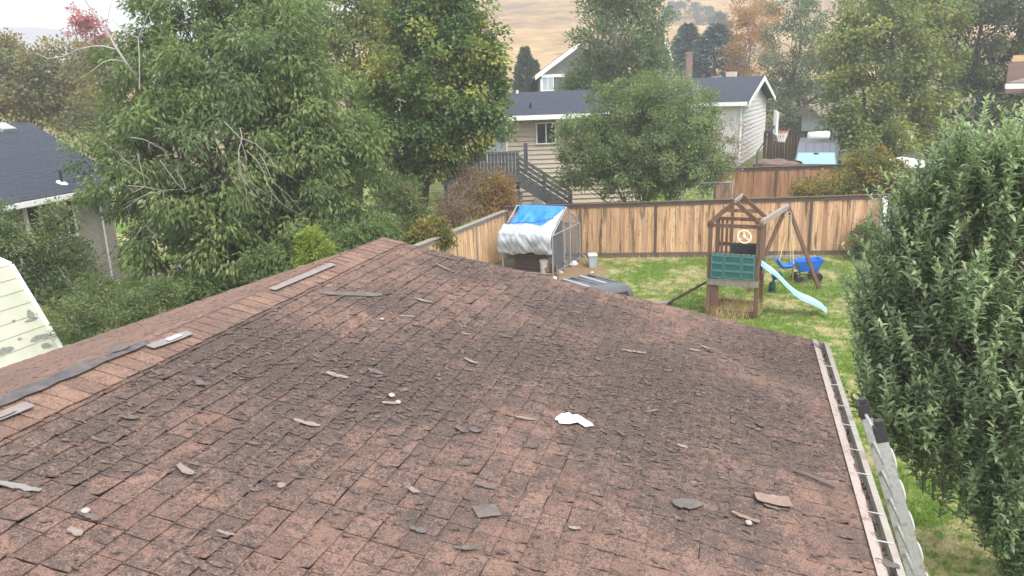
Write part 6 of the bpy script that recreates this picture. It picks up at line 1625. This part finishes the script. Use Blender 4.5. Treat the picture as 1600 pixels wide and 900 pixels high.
# the leaves that face the house and show largest are parts of their own
ordr = np.argsort(np.where(inf, Qp[:, 2] - LL * 6, 1e6)); single = ordr[:300]
rest = np.setdiff1d(np.arange(nl), single)
V, F = leaf8(P[rest], D[rest], Sv[rest], Uv[rest], LL[rest], wd[rest], curl[rest])
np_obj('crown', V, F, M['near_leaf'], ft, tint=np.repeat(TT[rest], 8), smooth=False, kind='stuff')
lm = []
for k in range(10):
    one = lambda v: np.array([v], float)
    V, F = leaf8(one([0, 0, 0]), one([1, 0, 0]), one([0, -1, 0]), one([0, 0, 1]), np.array([.09]), np.array([.036 * (.85 + .03 * k)]), np.array([.45 + .07 * k]))
    me = bpy.data.meshes.new('leaf'); me.from_pydata(V.tolist(), [], F.tolist()); me.materials.append(M['near_leaf'])
    at_ = me.attributes.new('tint', 'FLOAT', 'POINT'); at_.data.foreach_set('value', np.full(8, .12 + .06 * k, np.float32)); lm.append(me)
for i in single:
    o = bpy.data.objects.new('leaf', lm[int(rg.integers(10))]); COL.objects.link(o); o.parent = ft
    k = LL[i] / .09; Y_ = -Sv[i]
    o.matrix_local = Matrix.Translation(Vector(P[i] - ORIG[ft])) @ Matrix(((D[i][0] * k, Y_[0] * k, Uv[i][0] * k), (D[i][1] * k, Y_[1] * k, Uv[i][1] * k), (D[i][2] * k, Y_[2] * k, Uv[i][2] * k))).to_4x4()
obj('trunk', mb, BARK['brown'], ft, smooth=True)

# ------------------------------------------------------------------ grass
def grass(name, region, n, h, mat, seed, wfac=.09, accept=None):
    rg = np.random.default_rng(seed)
    x0, x1, y0, y1 = region
    P = np.stack([rg.uniform(x0, x1, n), rg.uniform(y0, y1, n), np.zeros(n)], 1)
    if accept is not None: P = P[accept(P)]
    P[:, 2] = gz(P[:, 0], P[:, 1]); n = len(P)
    hh = h * rg.uniform(.4, 1.3, n); d = np.stack([rg.normal(0, .45, n), rg.normal(0, .45, n), np.ones(n)], 1); a = rg.uniform(0, np.pi, n)
    s = np.stack([np.cos(a), np.sin(a), 0 * a], 1) * (h * wfac)
    V = np.stack([P - s, P + s, P + d * hh[:, None]], 1).reshape(-1, 3)
    F = np.arange(n * 3).reshape(-1, 3)
    tint = np.repeat(np.clip(rg.normal(.4, .25, n), 0, 1), 3)
    return np_obj(name, V, F, mat, None, tint=tint, kind='stuff')
def grassmat(name, cols):
    m, nt, b = newmat(name)
    at = N(nt, 'ShaderNodeAttribute', attribute_name='tint'); p = pos(nt)
    n1 = noise(nt, p, .55, 4, .6, .4); n2 = noise(nt, p, 3.2, 5, .7, .6)
    c = ramp(nt, at.outputs['Fac'], [(i / (len(cols) - 1), x) for i, x in enumerate(cols)])
    dry = math_(nt, 'ADD', math_(nt, 'MULTIPLY', n2, .7), math_(nt, 'MULTIPLY', n1, .6))
    c = mixc(nt, maprange(nt, dry, .63, .77), c, (.46, .39, .22))
    L(nt, c, b.inputs['Base Color']); b.inputs['Roughness'].default_value = .8; b.inputs['Specular IOR Level'].default_value = .2
    return m
M['grass'] = grassmat('grass', [(.085, .16, .02), (.14, .235, .034), (.22, .29, .068)])
M['straw'] = leafmat('straw', [(.46, .34, .18), (.56, .43, .25), (.64, .51, .32)], 2, .3)
pc = pp(.3, .2, 0)
okg = lambda P: np.linalg.norm(P[:, :2] - pc[:2], axis=1) > 2.3
grass('lawn_grass', (1.5, 13.5, 14.5, 25.2), 90000, .07, M['grass'], 1, accept=okg)
grass('near_grass', (3.0, 9.5, 5.0, 15), 70000, .055, M['grass'], 2)
grass('side_grass', (-16, -6, 17, 27), 40000, .07, M['grass'], 3)
c = fp(.5, .35, 0)
def ring(P):
    d = np.linalg.norm((P[:, :2] - c[:2]) / np.array([.72, .62]), axis=1); return d < 1.0
grass('tall_straw', (c[0] - 1, c[0] + 1, c[1] - .8, c[1] + .8), 2600, .34, M['straw'], 4, .022, ring)
bd = fA[0] + 0
grass('fence_straw', (2.4, 12, 24.9, 26.1), 2600, .16, M['straw'], 5, .03, lambda P: (P[:, 1] < 26.1 - (P[:, 0] - 2) * .115) & (P[:, 1] > 25.7 - (P[:, 0] - 2) * .115))
# stones, pots and pale things in the left yard
rock(215, 434, .20, M['galv'], 'grey pot beside the foot of the pale brick wall', 'pot', 'pot', seed=11, sq=1)
rock(285, 427, .26, M['pebble'], 'pale boulder under the big green tree', 'boulder', 'boulder', seed=12)
rock(243, 432, .14, M['pebble'], 'pale flat stone between the grey pot and the boulder', 'stone', 'stone', seed=13, sq=.5)
rock(1296, 472, .0 + .05, M['tan_bit'], 'tan clod in the grass beside the slide end', 'stone', 'stone', seed=14)

# ------------------------------------------------------------------ air
hm = bpy.data.materials.new('haze'); hm.use_nodes = True
hn = hm.node_tree; hn.nodes.remove(hn.nodes['Principled BSDF'])
pv = hn.nodes.new('ShaderNodeVolumePrincipled'); pv.inputs['Density'].default_value = HAZE_DENSITY; pv.inputs['Color'].default_value = (.99, .99, 1, 1); pv.inputs['Anisotropy'].default_value = .3
hn.links.new(pv.outputs[0], hn.nodes['Material Output'].inputs['Volume'])
hz = obj('haze', MB().box((0, 2900, 64.5), (10400, 6400, 133)), hm, None, loc=(0, 0, 0)); hz['kind'] = 'stuff'
